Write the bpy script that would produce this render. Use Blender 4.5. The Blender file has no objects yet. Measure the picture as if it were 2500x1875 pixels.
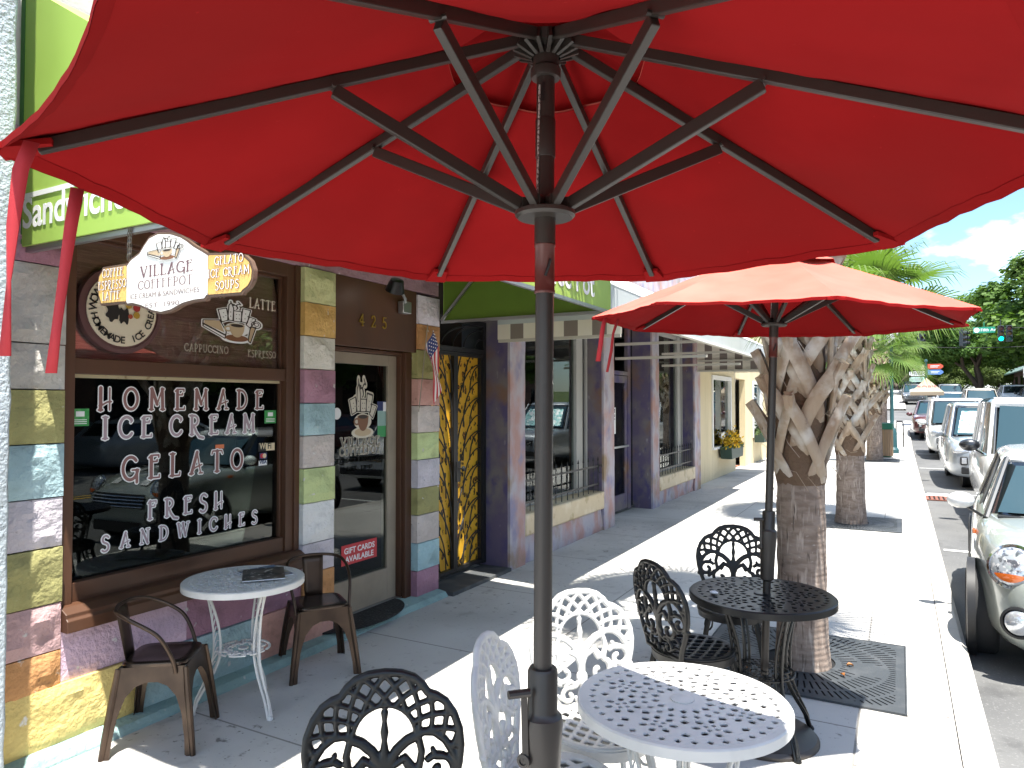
import bpy, bmesh, math, random
import numpy as np
from mathutils import Vector, Matrix, noise
R = math.radians
rnd = random.Random(7)
scene = bpy.context.scene
COL = scene.collection

# ------------------------------------------------------------------ camera, sky, sun, exposure
cd = bpy.data.cameras.new('camera'); cam = bpy.data.objects.new('camera', cd); COL.objects.link(cam)
cd.sensor_width = 36; cd.lens = 36*1736/2500; cd.clip_start = .05; cd.clip_end = 2000
cam.location = (0, 0, 1.7); cam.rotation_euler = (R(90+1.468), 0, R(28.605))
scene.camera = cam
SUNV = Vector((.236, -.190, 1)).normalized()          # towards the sun
SEL = math.asin(SUNV.z); SAZ = math.atan2(SUNV.x, SUNV.y)
w = bpy.data.worlds.new('World'); scene.world = w; w.use_nodes = True
nt = w.node_tree; nt.nodes.clear()
def wn(t, **k):
    n = nt.nodes.new(t)
    for a, v in k.items(): setattr(n, a, v)
    return n
sky = wn('ShaderNodeTexSky', sky_type='NISHITA', sun_disc=False, sun_elevation=SEL, sun_rotation=SAZ)
sky.air_density = 1.0; sky.dust_density = .6; sky.ozone_density = 1.0
tc = wn('ShaderNodeTexCoord'); mp = wn('ShaderNodeMapping'); mp.inputs['Scale'].default_value = (1, 1, 2.2)
mp.inputs['Location'].default_value = (3.2, 2.1, .7)
nz = wn('ShaderNodeTexNoise'); nz.inputs['Scale'].default_value = 4.2; nz.inputs['Detail'].default_value = 7; nz.inputs['Roughness'].default_value = .52
rp = wn('ShaderNodeValToRGB'); rp.color_ramp.elements[0].position = .53; rp.color_ramp.elements[1].position = .64
mx = wn('ShaderNodeMix', data_type='RGBA'); mx.inputs[7].default_value = (9.6, 9.8, 10.0, 1)
bg = wn('ShaderNodeBackground'); bg.inputs[1].default_value = .105; wo = wn('ShaderNodeOutputWorld')
L = nt.links.new
L(tc.outputs['Generated'], mp.inputs[0]); L(mp.outputs[0], nz.inputs[0]); L(nz.outputs[0], rp.inputs[0])
L(rp.outputs[0], mx.inputs[0]); tn = wn('ShaderNodeMix', data_type='RGBA', blend_type='MULTIPLY'); tn.inputs[0].default_value = 1; tn.inputs[7].default_value = (.74, .85, .93, 1)
L(sky.outputs[0], tn.inputs[6]); L(tn.outputs[2], mx.inputs[6]); L(mx.outputs[2], bg.inputs[0]); L(bg.outputs[0], wo.inputs[0])
sd = bpy.data.lights.new('sun', 'SUN'); sd.energy = 4.2; sd.angle = R(.53); sd.color = (1, .96, .89)
so = bpy.data.objects.new('sun', sd); COL.objects.link(so); so.rotation_euler = (-SUNV).to_track_quat('-Z', 'Y').to_euler(); so.location = (3, -3, 12)
vs = scene.view_settings; vs.view_transform = 'Standard'; vs.look = 'None'; vs.gamma = 1; vs.use_curve_mapping = False
vs.exposure = 1.7
scene.cycles.max_bounces = 8; scene.cycles.transparent_max_bounces = 12

# ------------------------------------------------------------------ materials
def mat(name, c, rough=.6, metal=0., mix=(), bump=None, spec=.5, coat=0., emit=None, sss=None):
    """mix: list of (colour, noise scale, low, high, detail, stretch xyz, amount); bump: (scale, strength, distance)"""
    m = bpy.data.materials.new(name); m.use_nodes = True; t = m.node_tree; b = t.nodes['Principled BSDF']
    b.inputs['Roughness'].default_value = rough; b.inputs['Metallic'].default_value = metal
    b.inputs['Specular IOR Level'].default_value = spec; b.inputs['Coat Weight'].default_value = coat
    b.inputs['Coat Roughness'].default_value = .04
    co = t.nodes.new('ShaderNodeTexCoord')
    rgb = t.nodes.new('ShaderNodeRGB'); rgb.outputs[0].default_value = (*c, 1); cur = rgb.outputs[0]
    for q in mix:
        q = list(q) + [.5, .6, 3, (1, 1, 1), 1.][len(q)-2:]
        n = t.nodes.new('ShaderNodeTexNoise'); n.inputs['Scale'].default_value = q[1]; n.inputs['Detail'].default_value = q[4]
        mpn = t.nodes.new('ShaderNodeMapping'); mpn.inputs['Scale'].default_value = q[5]
        mpn.inputs['Location'].default_value = (q[1]*.7, q[1]*.31, q[0][0]*9)
        t.links.new(co.outputs['Object'], mpn.inputs[0]); t.links.new(mpn.outputs[0], n.inputs[0])
        mr = t.nodes.new('ShaderNodeMapRange'); mr.inputs[1].default_value = q[2]; mr.inputs[2].default_value = q[3]; mr.inputs[4].default_value = q[6]
        t.links.new(n.outputs[0], mr.inputs[0])
        mm = t.nodes.new('ShaderNodeMix'); mm.data_type = 'RGBA'; mm.inputs[7].default_value = (*q[0], 1)
        t.links.new(mr.outputs[0], mm.inputs[0]); t.links.new(cur, mm.inputs[6]); cur = mm.outputs[2]
    t.links.new(cur, b.inputs['Base Color'])
    if bump:
        n = t.nodes.new('ShaderNodeTexNoise'); n.inputs['Scale'].default_value = bump[0]; n.inputs['Detail'].default_value = 4
        t.links.new(co.outputs['Object'], n.inputs[0])
        bp = t.nodes.new('ShaderNodeBump'); bp.inputs['Strength'].default_value = bump[1]; bp.inputs['Distance'].default_value = bump[2]
        t.links.new(n.outputs[0], bp.inputs['Height']); t.links.new(bp.outputs[0], b.inputs['Normal'])
    if emit:
        b.inputs['Emission Color'].default_value = (*emit[:3], 1); b.inputs['Emission Strength'].default_value = emit[3]
    return m

def glass(name, tint=(.55, .6, .58), ior=1.55, rough=0.):
    m = bpy.data.materials.new(name); m.use_nodes = True; t = m.node_tree; t.nodes.clear()
    o = t.nodes.new('ShaderNodeOutputMaterial'); s = t.nodes.new('ShaderNodeMixShader'); f = t.nodes.new('ShaderNodeFresnel'); f.inputs[0].default_value = ior
    tr = t.nodes.new('ShaderNodeBsdfTransparent'); tr.inputs[0].default_value = (*tint, 1)
    g = t.nodes.new('ShaderNodeBsdfGlossy'); g.inputs['Roughness'].default_value = rough; g.inputs['Color'].default_value = (.95, 1, .98, 1)
    t.links.new(f.outputs[0], s.inputs[0]); t.links.new(tr.outputs[0], s.inputs[1]); t.links.new(g.outputs[0], s.inputs[2]); t.links.new(s.outputs[0], o.inputs[0])
    return m

# ------------------------------------------------------------------ mesh builder
class MB:
    def __init__(s): s.v = []; s.f = []; s.m = []; s.mi = 0
    def add(s, vs, fs):
        k = len(s.v); s.v += [tuple(p) for p in vs]; s.f += [tuple(i+k for i in q) for q in fs]; s.m += [s.mi]*len(fs)
        return s
    def box(s, x0, x1, y0, y1, z0, z1, M=None):
        p = [(x, y, z) for x in (x0, x1) for y in (y0, y1) for z in (z0, z1)]
        if M is not None: p = [M @ Vector(q) for q in p]
        return s.add(p, [(0, 1, 3, 2), (4, 6, 7, 5), (0, 4, 5, 1), (2, 3, 7, 6), (0, 2, 6, 4), (1, 5, 7, 3)])
    def tube(s, pts, r, n=8, cap=True, flat=None, up=None):
        pts = [Vector(p) for p in pts]; rs = r if isinstance(r, (list, tuple)) else [r]*len(pts)
        vs = []; prev = None
        for i, p in enumerate(pts):
            d = (pts[min(i+1, len(pts)-1)]-pts[max(i-1, 0)])
            if d.length < 1e-9: d = Vector((0, 0, 1))
            d.normalize()
            if prev is None:
                a = Vector(up) if up is not None else (Vector((0, 0, 1)) if abs(d.z) < .9 else Vector((1, 0, 0)))
                a = (a-d*a.dot(d)).normalized()
            else:
                a = prev-d*prev.dot(d)
                a = a.normalized() if a.length > 1e-6 else prev
            prev = a; b = d.cross(a); fl = flat if flat else 1.
            for k in range(n):
                t = 2*math.pi*(k+.5)/n
                vs.append(p+a*math.cos(t)*rs[i]*fl+b*math.sin(t)*rs[i])
        fs = []
        for i in range(len(pts)-1):
            for k in range(n):
                k2 = (k+1) % n; fs.append((i*n+k, i*n+k2, (i+1)*n+k2, (i+1)*n+k))
        if cap: fs += [tuple(range(n))[::-1], tuple(range((len(pts)-1)*n, len(pts)*n))]
        return s.add(vs, fs)
    def bar(s, a, b, w, h, up=(0, 0, 1)):
        a = Vector(a); b = Vector(b); d = (b-a).normalized(); u = Vector(up); u = (u-d*u.dot(d)).normalized(); c = d.cross(u)
        vs = [p+c*i*w/2+u*j*h/2 for p in (a, b) for i, j in ((-1, -1), (1, -1), (1, 1), (-1, 1))]
        return s.add(vs, [(3, 2, 1, 0), (4, 5, 6, 7)]+[(k, (k+1) % 4, (k+1) % 4+4, k+4) for k in range(4)])
    def lathe(s, prof, n=24, c=(0, 0, 0), ax=None):
        vs = []; c = Vector(c)
        Q = Vector((0, 0, 1)).rotation_difference(Vector(ax)).to_matrix() if ax else Matrix.Identity(3)
        for r, z in prof:
            for k in range(n):
                t = 2*math.pi*k/n; vs.append(c+Q @ Vector((r*math.cos(t), r*math.sin(t), z)))
        fs = [(i*n+k, i*n+(k+1) % n, (i+1)*n+(k+1) % n, (i+1)*n+k) for i in range(len(prof)-1) for k in range(n)]
        fs += [tuple(range(n))[::-1], tuple(range((len(prof)-1)*n, len(prof)*n))]
        return s.add(vs, fs)
    def grid(s, P, closed=False):
        h = len(P); k = len(P[0]); fs = []
        for i in range(h-1):
            for j in range(k-1+(1 if closed else 0)):
                j2 = (j+1) % k; fs.append((i*k+j, i*k+j2, (i+1)*k+j2, (i+1)*k+j))
        return s.add([p for r in P for p in r], fs)
    def prism(s, poly, fn, a, b):
        """poly in 2D, fn(u, v, w) -> xyz, extruded from w=a to w=b"""
        n = len(poly); vs = [fn(u, v, a) for u, v in poly]+[fn(u, v, b) for u, v in poly]
        return s.add(vs, [tuple(range(n))[::-1], tuple(range(n, 2*n))]+[(k, (k+1) % n, (k+1) % n+n, k+n) for k in range(n)])

def finish(name, mb, m, parent=None, smooth=.7, bevel=0., sub=0, loc=None):
    me = bpy.data.meshes.new(name); me.from_pydata([tuple(p) for p in mb.v], [], mb.f)
    for x in (m if isinstance(m, (list, tuple)) else [m]): me.materials.append(x)
    if len(me.materials) > 1: me.polygons.foreach_set('material_index', mb.m)
    me.update()
    bm = bmesh.new(); bm.from_mesh(me); bmesh.ops.recalc_face_normals(bm, faces=bm.faces); bm.to_mesh(me); bm.free()
    if smooth:
        me.polygons.foreach_set('use_smooth', [True]*len(me.polygons)); me.set_sharp_from_angle(angle=smooth)
    o = bpy.data.objects.new(name, me); COL.objects.link(o)
    if parent is not None: o.parent = parent
    if loc is not None: o.location = loc
    if bevel:
        b = o.modifiers.new('bevel', 'BEVEL'); b.width = bevel; b.segments = 2; b.limit_method = 'ANGLE'; b.angle_limit = R(40)
    if sub:
        q = o.modifiers.new('sub', 'SUBSURF'); q.levels = q.render_levels = sub
    return o
def tag(o, label, cat, group=None):
    o['label'] = label; o['category'] = cat
    if group: o['group'] = group
    return o
def thing(name, label, cat, loc=(0, 0, 0), rz=0, group=None):
    o = bpy.data.objects.new(name, None); COL.objects.link(o); o.location = loc; o.rotation_euler = (0, 0, rz); o.empty_display_size = .1
    return tag(o, label, cat, group)
def struct(o): o['kind'] = 'structure'; return o
def dup(root, loc=None, rz=None, label=None):
    def cp(o, p):
        c = o.copy(); COL.objects.link(c); c.parent = p
        for ch in o.children: cp(ch, c)
        return c
    kids = list(root.children); c = root.copy(); COL.objects.link(c)
    for ch in kids: cp(ch, c)
    if loc is not None: c.location = loc
    if rz is not None: c.rotation_euler = (0, 0, rz)
    if label: c['label'] = label
    return c
class Sh:
    """mesh builder in world coordinates below a thing whose Empty stands at .org"""
    def __init__(s, root): s.r = root; s.o = root.location.copy()
    def put(s, name, mb, m, parent=None, **k):
        mb.v = [(p[0]-s.o.x, p[1]-s.o.y, p[2]-s.o.z) for p in mb.v]
        return finish(name, mb, m, parent if parent is not None else s.r, **k)

# ------------------------------------------------------------------ 2D distance fields -> cut plates
def seg(X, Y, pts, w):
    d = np.full(X.shape, 9.)
    ws = w if isinstance(w, (list, tuple)) else None
    for i in range(len(pts)-1):
        (x0, y0), (x1, y1) = pts[i], pts[i+1]; dx, dy = x1-x0, y1-y0; q = dx*dx+dy*dy+1e-12
        t = np.clip(((X-x0)*dx+(Y-y0)*dy)/q, 0, 1)
        wd = (ws[i]+(ws[i+1]-ws[i])*t) if ws else w
        d = np.minimum(d, np.hypot(X-x0-t*dx, Y-y0-t*dy)-wd)
    return d
def poly_sdf(X, Y, P):
    d = np.full(X.shape, 9.); ins = np.zeros(X.shape, bool); n = len(P)
    for i in range(n):
        (x0, y0), (x1, y1) = P[i], P[(i+1) % n]; dx, dy = x1-x0, y1-y0; q = dx*dx+dy*dy+1e-12
        t = np.clip(((X-x0)*dx+(Y-y0)*dy)/q, 0, 1); d = np.minimum(d, np.hypot(X-x0-t*dx, Y-y0-t*dy))
        c = ((y0 > Y) != (y1 > Y)) & (X < dx*(Y-y0)/(dy if abs(dy) > 1e-12 else 1e-12)+x0); ins ^= c
    return np.where(ins, -d, d)
def arc(cx, cy, r, a0, a1, n=14, ry=None, r2=None):
    ry = r if ry is None else ry; out = []
    for i in range(n+1):
        t = i/n; a = R(a0+(a1-a0)*t); k = 1 if r2 is None else (r+(r2-r)*t)/r
        out.append((cx+r*k*math.cos(a), cy+ry*k*math.sin(a)))
    return out
def plate(mb, fn, b, res, place, t=.002, bulge=0., bw=.01, back=True):
    """march fn(X,Y)<0 inside bounds b into a plate; place(u,v,w)->xyz"""
    nx = int((b[1]-b[0])/res)+2; ny = int((b[3]-b[2])/res)+2
    xs = b[0]+np.arange(nx)*res; ys = b[2]+np.arange(ny)*res
    X, Y = np.meshgrid(xs, ys, indexing='ij'); D = fn(X, Y); D = np.where(np.abs(D) < res*.02, -res*.02, D); I = D < 0
    vid = {}; V = []; W = []
    def node(i, j):
        k = (0, i, j)
        if k not in vid: vid[k] = len(V); V.append((xs[i], ys[j])); W.append(D[i, j])
        return vid[k]
    def edge(i, j, i2, j2):
        if (i2, j2) < (i, j): i, j, i2, j2 = i2, j2, i, j
        k = (1, i, j, i2, j2)
        if k not in vid:
            tt = D[i, j]/(D[i, j]-D[i2, j2]); vid[k] = len(V); V.append((xs[i]+(xs[i2]-xs[i])*tt, ys[j]+(ys[j2]-ys[j])*tt)); W.append(0.)
        return vid[k]
    any_ = I[:-1, :-1] | I[1:, :-1] | I[1:, 1:] | I[:-1, 1:]
    F = []; B = []
    for i, j in zip(*np.nonzero(any_)):
        cs = ((i, j), (i+1, j), (i+1, j+1), (i, j+1)); q = []; e = []
        for k in range(4):
            a, c = cs[k], cs[(k+1) % 4]
            if I[a]: q.append(node(*a))
            if I[a] != I[c]:
                z = edge(*a, *c); q.append(z); e.append((len(q)-1, I[a]))
        if len(q) > 2:
            F.append(tuple(q))
            for k, leaving in e:
                if leaving: B.append((q[k], q[(k+1) % len(q)]))
    nV = len(V); h = []
    for d in W:
        s_ = min(-d/bw, 1.); h.append(t+bulge*math.sqrt(max(0, 1-(1-s_)**2)))
    vs = [place(u, v, h[k]) for k, (u, v) in enumerate(V)]
    fs = list(F)
    if back:
        vs += [place(u, v, -h[k]) for k, (u, v) in enumerate(V)]
        fs += [tuple(x+nV for x in q[::-1]) for q in F]+[(a, a+nV, b2+nV, b2)[::-1] for a, b2 in B]
    mb.add(vs, fs); return mb

# stroke lettering (capital letters with flared serifs); unit height, strokes (points, weight factor)
def _c(*a, **k): return arc(*a, **k)
T_ = 1.; N_ = .5
GL = {
 'H': (.62, [([(.1, 1), (.1, 0)], T_), ([(.52, 1), (.52, 0)], N_), ([(.04, .2), (.2, .24), (.4, .36), (.6, .38)], N_), ([(0, 0), (.2, 0)], N_)]),
 'O': (.74, [(_c(.37, .5, .32, 0, 360, 28, ry=.48), .85)]),
 'M': (.8, [([(.12, 1), (.1, 0)], T_), ([(.12, 1), (.4, .25)], T_), ([(.4, .25), (.66, 1)], N_), ([(.66, 1), (.7, 0)], T_), ([(0, 0), (.2, 0)], N_), ([(.6, 0), (.8, 0)], N_), ([(.04, 1), (.16, 1)], N_), ([(.64, 1), (.76, 1)], N_)]),
 'E': (.56, [([(.14, .96), (.14, 0)], T_), ([(.02, .9), (.12, 1), (.5, 1), (.5, .9)], N_), ([(.14, .72), (.42, .72), (.42, .8)], N_), ([(.02, 0), (.54, 0), (.54, .12)], N_)]),
 'A': (.72, [([(.1, 0), (.4, 1)], T_), ([(.4, 1), (.6, 0)], N_), ([(.16, .22), (.36, .3), (.66, .4)], N_), ([(0, 0), (.2, 0)], N_), ([(.52, 0), (.7, 0)], N_)]),
 'D': (.7, [([(.14, 1), (.14, 0)], T_), ([(.02, 1), (.24, 1)]+_c(.24, .5, .4, 90, -90, 14, ry=.5)+[(.02, 0)], .7)]),
 'I': (.3, [([(.15, 1), (.15, 0)], T_), ([(.03, 1), (.27, 1)], N_), ([(.03, 0), (.27, 0)], N_)]),
 'C': (.66, [(_c(.4, .5, .34, 40, 322, 22, ry=.49), .85), ([(.62, .72), (.66, .9)], N_)]),
 'R': (.72, [([(.14, 1), (.14, 0)], T_), ([(.02, 1), (.2, 1)]+_c(.24, .74, .26, 90, -90, 12, ry=.26)+[(.14, .48)], .7), ([(.24, .48), (.4, .12), (.6, -.14), (.84, -.2)], .8), ([(.04, 0), (.24, 0)], N_)]),
 'G': (.72, [(_c(.38, .5, .34, 42, 345, 22, ry=.49), .85), ([(.68, .42), (.68, -.12)], .8), ([(.46, .42), (.76, .42)], N_)]),
 'L': (.54, [([(.14, 1), (.14, 0)], T_), ([(.02, 1), (.26, 1)], N_), ([(.02, 0), (.5, 0), (.52, .14)], N_)]),
 'T': (.64, [([(.32, 1), (.32, 0)], T_), ([(.02, .86), (.06, 1), (.58, 1), (.62, .86)], N_), ([(.2, 0), (.44, 0)], N_)]),
 'F': (.54, [([(.14, 1), (.14, 0)], T_), ([(.02, .9), (.1, 1), (.5, 1), (.5, .88)], N_), ([(.14, .7), (.42, .7), (.42, .8)], N_), ([(.04, 0), (.26, 0)], N_)]),
 'S': (.56, [([(.5, .88)]+_c(.3, .76, .2, 50, 250, 12, ry=.24)+_c(.26, .22, .24, 75, -140, 14, ry=.28), .8)]),
 'N': (.74, [([(.14, 1), (.12, 0)], N_), ([(.14, 1), (.58, 0)], T_), ([(.58, 0), (.6, 1)], N_), ([(.04, 0), (.22, 0)], N_), ([(.5, 1), (.7, 1)], N_), ([(.04, 1), (.16, 1)], N_)]),
 'W': (1.0, [([(.08, 1), (.26, 0)], T_), ([(.26, 0), (.5, .9)], N_), ([(.46, 1), (.68, 0)], T_), ([(.68, 0), (.92, 1)], N_), ([(0, 1), (.18, 1)], N_), ([(.38, 1), (.56, 1)], N_), ([(.82, 1), (1, 1)], N_)]),
 'V': (.72, [([(.1, 1), (.36, 0)], T_), ([(.36, 0), (.62, 1)], N_), ([(0, 1), (.2, 1)], N_), ([(.52, 1), (.72, 1)], N_)]),
 'P': (.6, [([(.14, 1), (.14, 0)], T_), ([(.02, 1), (.2, 1)]+_c(.24, .7, .28, 90, -90, 12, ry=.3)+[(.14, .4)], .7), ([(.04, 0), (.26, 0)], N_)]),
}
def letters(mb, text, x, y, h, place, wt, grow=0., sp=.12, res=None, slope=0., t=.0006, align='l', space=.5, back=False):
    tot = sum((GL[c][0]+sp if c in GL else space) for c in text)*h
    if align == 'c': x -= tot/2
    res = res or h/26
    for c in text:
        if c not in GL: x += space*h; continue
        wd, st = GL[c]; P = [([(x+u*h, y+v*h+slope*(x+u*h)) for u, v in p], k) for p, k in st]
        bx = [q for p, k in P for q in p]; g = wt*1.2+grow+res*2
        b = (min(q[0] for q in bx)-g, max(q[0] for q in bx)+g, min(q[1] for q in bx)-g, max(q[1] for q in bx)+g)
        def fn(X, Y):
            d = np.full(X.shape, 9.)
            for p, k in P: d = np.minimum(d, seg(X, Y, p, wt*k+grow))
            return d
        plate(mb, fn, b, res, place, t=t, back=back); x += (wd+sp)*h
    return tot
def text_mesh(name, s, size, m, parent, o, U, V, N, ext=.001, align='CENTER', sx=1., bold=0.):
    """o, U, V, N in the parent's coordinates"""
    c = bpy.data.curves.new(name, 'FONT'); c.body = s; c.size = size; c.align_x = align; c.extrude = ext; c.resolution_u = 4; c.offset = bold
    t = bpy.data.objects.new(name, c); me = bpy.data.meshes.new_from_object(t); bpy.data.objects.remove(t); bpy.data.curves.remove(c)
    o = Vector(o); U = Vector(U); V = Vector(V); N = Vector(N)
    for v in me.vertices: v.co = o+U*v.co.x*sx+V*v.co.y+N*v.co.z
    me.name = name; me.materials.clear(); me.materials.append(m)
    ob = bpy.data.objects.new(name, me); COL.objects.link(ob); ob.parent = parent
    return ob
# ------------------------------------------------------------------ shared materials
m_red_in = mat('canopy_red_underside', (.275, .0098, .0108), .9, mix=[((.24, .0080, .009), 3.5, .38, .62, 4), ((.215, .010, .010), 1.4, .5, .7, 2), ((.30, .02, .02), 60, .74, .8, 2)], bump=(420, .12, .0008), spec=.04)  # underside of the same cloth, kept deep red
m_red_out = mat('canopy_red_sunlit_top', (.58, .105, .075), .85, mix=[((.64, .14, .105), 3, .4, .7)], bump=(400, .1, .0008), spec=.3)  # sunlight on the top is put into this paler red
m_pole = mat('bronze_powder_coat', (.032, .026, .022), .38, spec=.5, bump=(300, .04, .0005))
m_blackiron = mat('black_cast_aluminium', (.0065, .007, .0075), .34, bump=(160, .12, .0006), spec=.4)
m_whiteiron = mat('white_cast_aluminium', (.62, .61, .58), .4, bump=(160, .1, .0006), mix=[((.50, .50, .48), 9, .5, .8)])
m_gunmetal = mat('brown_gunmetal_steel', (.085, .058, .042), .36, .75, mix=[((.05, .034, .026), 7, .4, .7)], bump=(140, .05, .0004))
m_brown = mat('brown_painted_wood', (.088, .036, .017), .5, mix=[((.06, .026, .013), 3, .4, .7, 4, (1, 1, .2))], bump=(60, .2, .002))
m_tan = mat('tan_painted_door', (.30, .25, .185), .5, mix=[((.24, .20, .15), 4, .45, .7)])
m_glass = glass('shop_glass', (.40, .44, .42), 1.5)
m_glass_clear = glass('clear_glass', (.75, .78, .76), 1.45)
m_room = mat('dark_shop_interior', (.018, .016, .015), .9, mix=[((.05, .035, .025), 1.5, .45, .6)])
m_wht = mat('white_vinyl', (.80, .80, .80), .5)
m_mauve = mat('mauve_vinyl', (.24, .115, .105), .5)
m_mauvelit = mat('lilac_vinyl', (.36, .27, .30), .5)
m_black = mat('black_vinyl', (.01, .01, .01), .5)
m_rubber = mat('tyre_rubber', (.016, .016, .017), .75, bump=(90, .3, .003))
m_chrome = mat('chrome', (.75, .75, .76), .09, 1.)
m_alu = mat('dull_aluminium', (.42, .43, .44), .35, .9)
m_leaf_o = mat('dry_leaf', (.30, .12, .03), .7)

# concrete pavement with tooled joints (procedural)
def paving():
    m = mat('concrete_paving', (.50, .485, .455), .85, mix=[((.40, .385, .36), 1.3, .42, .66, 6), ((.30, .285, .265), 6, .60, .78, 5), ((.17, .16, .145), 20, .64, .74, 3), ((.10, .09, .08), 55, .70, .76, 2), ((.58, .57, .54), .5, .5, .7, 2)], bump=(90, .25, .003))
    t = m.node_tree; b = t.nodes['Principled BSDF']; src = b.inputs['Base Color'].links[0].from_socket
    co = t.nodes.new('ShaderNodeTexCoord'); sp = t.nodes.new('ShaderNodeSeparateXYZ'); t.links.new(co.outputs['Object'], sp.inputs[0])
    def math_(op, a, b_=None):
        n = t.nodes.new('ShaderNodeMath'); n.operation = op
        for i, q in enumerate((a, b_)):
            if q is None: continue
            if isinstance(q, (int, float)): n.inputs[i].default_value = q
            else: t.links.new(q, n.inputs[i])
        return n.outputs[0]
    def line(s, per, off, wd):
        k = math_('ABSOLUTE', math_('SUBTRACT', math_('FRACT', math_('DIVIDE', math_('SUBTRACT', s, off), per)), .5))
        return math_('LESS_THAN', k, wd/per/2)
    g = math_('MAXIMUM', line(sp.outputs[1], 1.52, .35, .012), line(sp.outputs[0], 1.95, .76, .012))
    mm = t.nodes.new('ShaderNodeMix'); mm.data_type = 'RGBA'; mm.inputs[7].default_value = (.16, .15, .135, 1)
    t.links.new(math_('MULTIPLY', g, .8), mm.inputs[0]); t.links.new(src, mm.inputs[6]); t.links.new(mm.outputs[2], b.inputs['Base Color'])
    return m
m_conc = paving()
m_kerb = mat('kerb_concrete', (.52, .50, .46), .85, mix=[((.36, .34, .31), 3, .5, .75, 5), ((.22, .21, .19), 14, .66, .8)], bump=(70, .3, .004))
m_asph = mat('worn_asphalt', (.125, .125, .122), .85, mix=[((.085, .085, .085), .5, .42, .62, 5), ((.20, .20, .195), 60, .58, .75, 3), ((.06, .06, .06), 2.5, .62, .75, 4)], bump=(160, .4, .004))
m_grass = mat('lawn', (.06, .10, .02), .9, mix=[((.09, .12, .03), 2, .4, .6)], bump=(30, .5, .02))

# ------------------------------------------------------------------ ground, road, pavement (the street climbs beyond Y = 30)
def ez(y): return 0 if y < 30 else .04*(y-30) if y < 130 else 4.
YS = [-12, 0, 6, 12, 20, 29, 30.5, 34, 40, 50, 60, 70, 80, 95, 110, 129, 131, 160, 260, 520]
def strip(name, x0, x1, z, m, y0=-12, y1=520):
    ys = [y0]+[y for y in YS if y0 < y < y1]+[y1]
    mb = MB(); mb.grid([[(x, y, ez(y)+z) for x in (x0, x1)] for y in ys]); return struct(finish(name, mb, m, smooth=0))
strip('ground', -400, 400, -.16, m_grass)
strip('road', .385, 12.2, -.118, m_asph)
strip('pavement', -6., .235, 0, m_conc, -12, 46)
strip('pavement', -6., .235, 0, m_conc, 60, 200)
strip('opposite_pavement', 12.5, 17, 0, m_conc)
def kerb(name, x0, x1, y0, y1):
    mb = MB(); ys = [y0]+[y for y in YS if y0 < y < y1]+[y1]
    mb.grid([[(x, y, ez(y)+z) for x, z in ((x0, -.15), (x0, .004), (x0+.02, .01), (x1-.03, .008), (x1, -.02), (x1+.006, -.15))] for y in ys])
    return struct(finish(name, mb, m_kerb, smooth=.5))
kerb('kerb', .24, .39, -12, 46); kerb('kerb', .24, .39, 60, 200); kerb('opposite_kerb', 12.2, 12.5, -12, 200)
# cross street (to the left, beyond the block)
mb = MB(); mb.grid([[(x, y, ez(y)-.113) for x in (-120, .6)] for y in (46, 50, 55, 60)]); struct(finish('cross_street', mb, m_asph, smooth=0))
m_line = mat('white_road_paint', (.62, .62, .60), .7, mix=[((.3, .3, .3), 7, .55, .72, 4)])
m_yel = mat('yellow_road_paint', (.55, .33, .03), .7, mix=[((.3, .2, .05), 6, .55, .75, 4)])
mb = MB()
for x in (6.15, 6.45): mb.grid([[(x+d, y, ez(y)-.113) for d in (-.06, .06)] for y in YS[1:-2]])
struct(finish('yellow_centre_lines', mb, m_yel, smooth=0))
mb = MB()
def rect(x0, x1, y0, y1): mb.grid([[(x, y, ez(y)-.112) for x in (x0, x1)] for y in (y0, y1)])
for y in (10.2, 16.4, 22.6, 28.8, 35):
    rect(.45, 2.7, y, y+.11); rect(2.62, 2.74, y-.6, y-.004); rect(2.62, 2.74, y+.114, y+.7)
rect(.7, 12, 44.2, 44.6); rect(.7, 12, 45.2, 45.5)
for y in (6, 12, 18, 24, 30, 36): rect(9.9, 12.1, y, y+.11)
struct(finish('parking_bay_lines', mb, m_line, smooth=0))

# ------------------------------------------------------------------ stucco pier at the left edge
m_stucco = mat('white_stucco', (.46, .52, .55), .9, mix=[((.38, .43, .46), 4, .4, .7)], bump=(55, 1., .02))
t = thing('stucco_building', 'white rough stucco wall end beside the cafe at the left edge', 'building', (-3.6, .6, 0)); S = Sh(t)
mb = MB()
P = []
for i in range(44):
    z = -.05+i*.11; row = []
    for x, y in [(-3.23, -2.0+.09*k) for k in range(40)]+[(-3.23, 1.58), (-3.245, 1.597), (-3.33, 1.60), (-4.2, 1.60)]:
        n = noise.noise((x*9, y*9, z*9))*.006+noise.noise((x*23, y*23, z*23))*.004
        row.append((x+n, y+n*.5, z))
    P.append(row)
mb.grid(P); S.put('wall', mb, m_stucco, smooth=1.2)
mb = MB(); mb.box(-4.6, -4.2, -2, 1.60, 0, 4.8); S.put('back_wall', mb, m_stucco, smooth=0)

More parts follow.
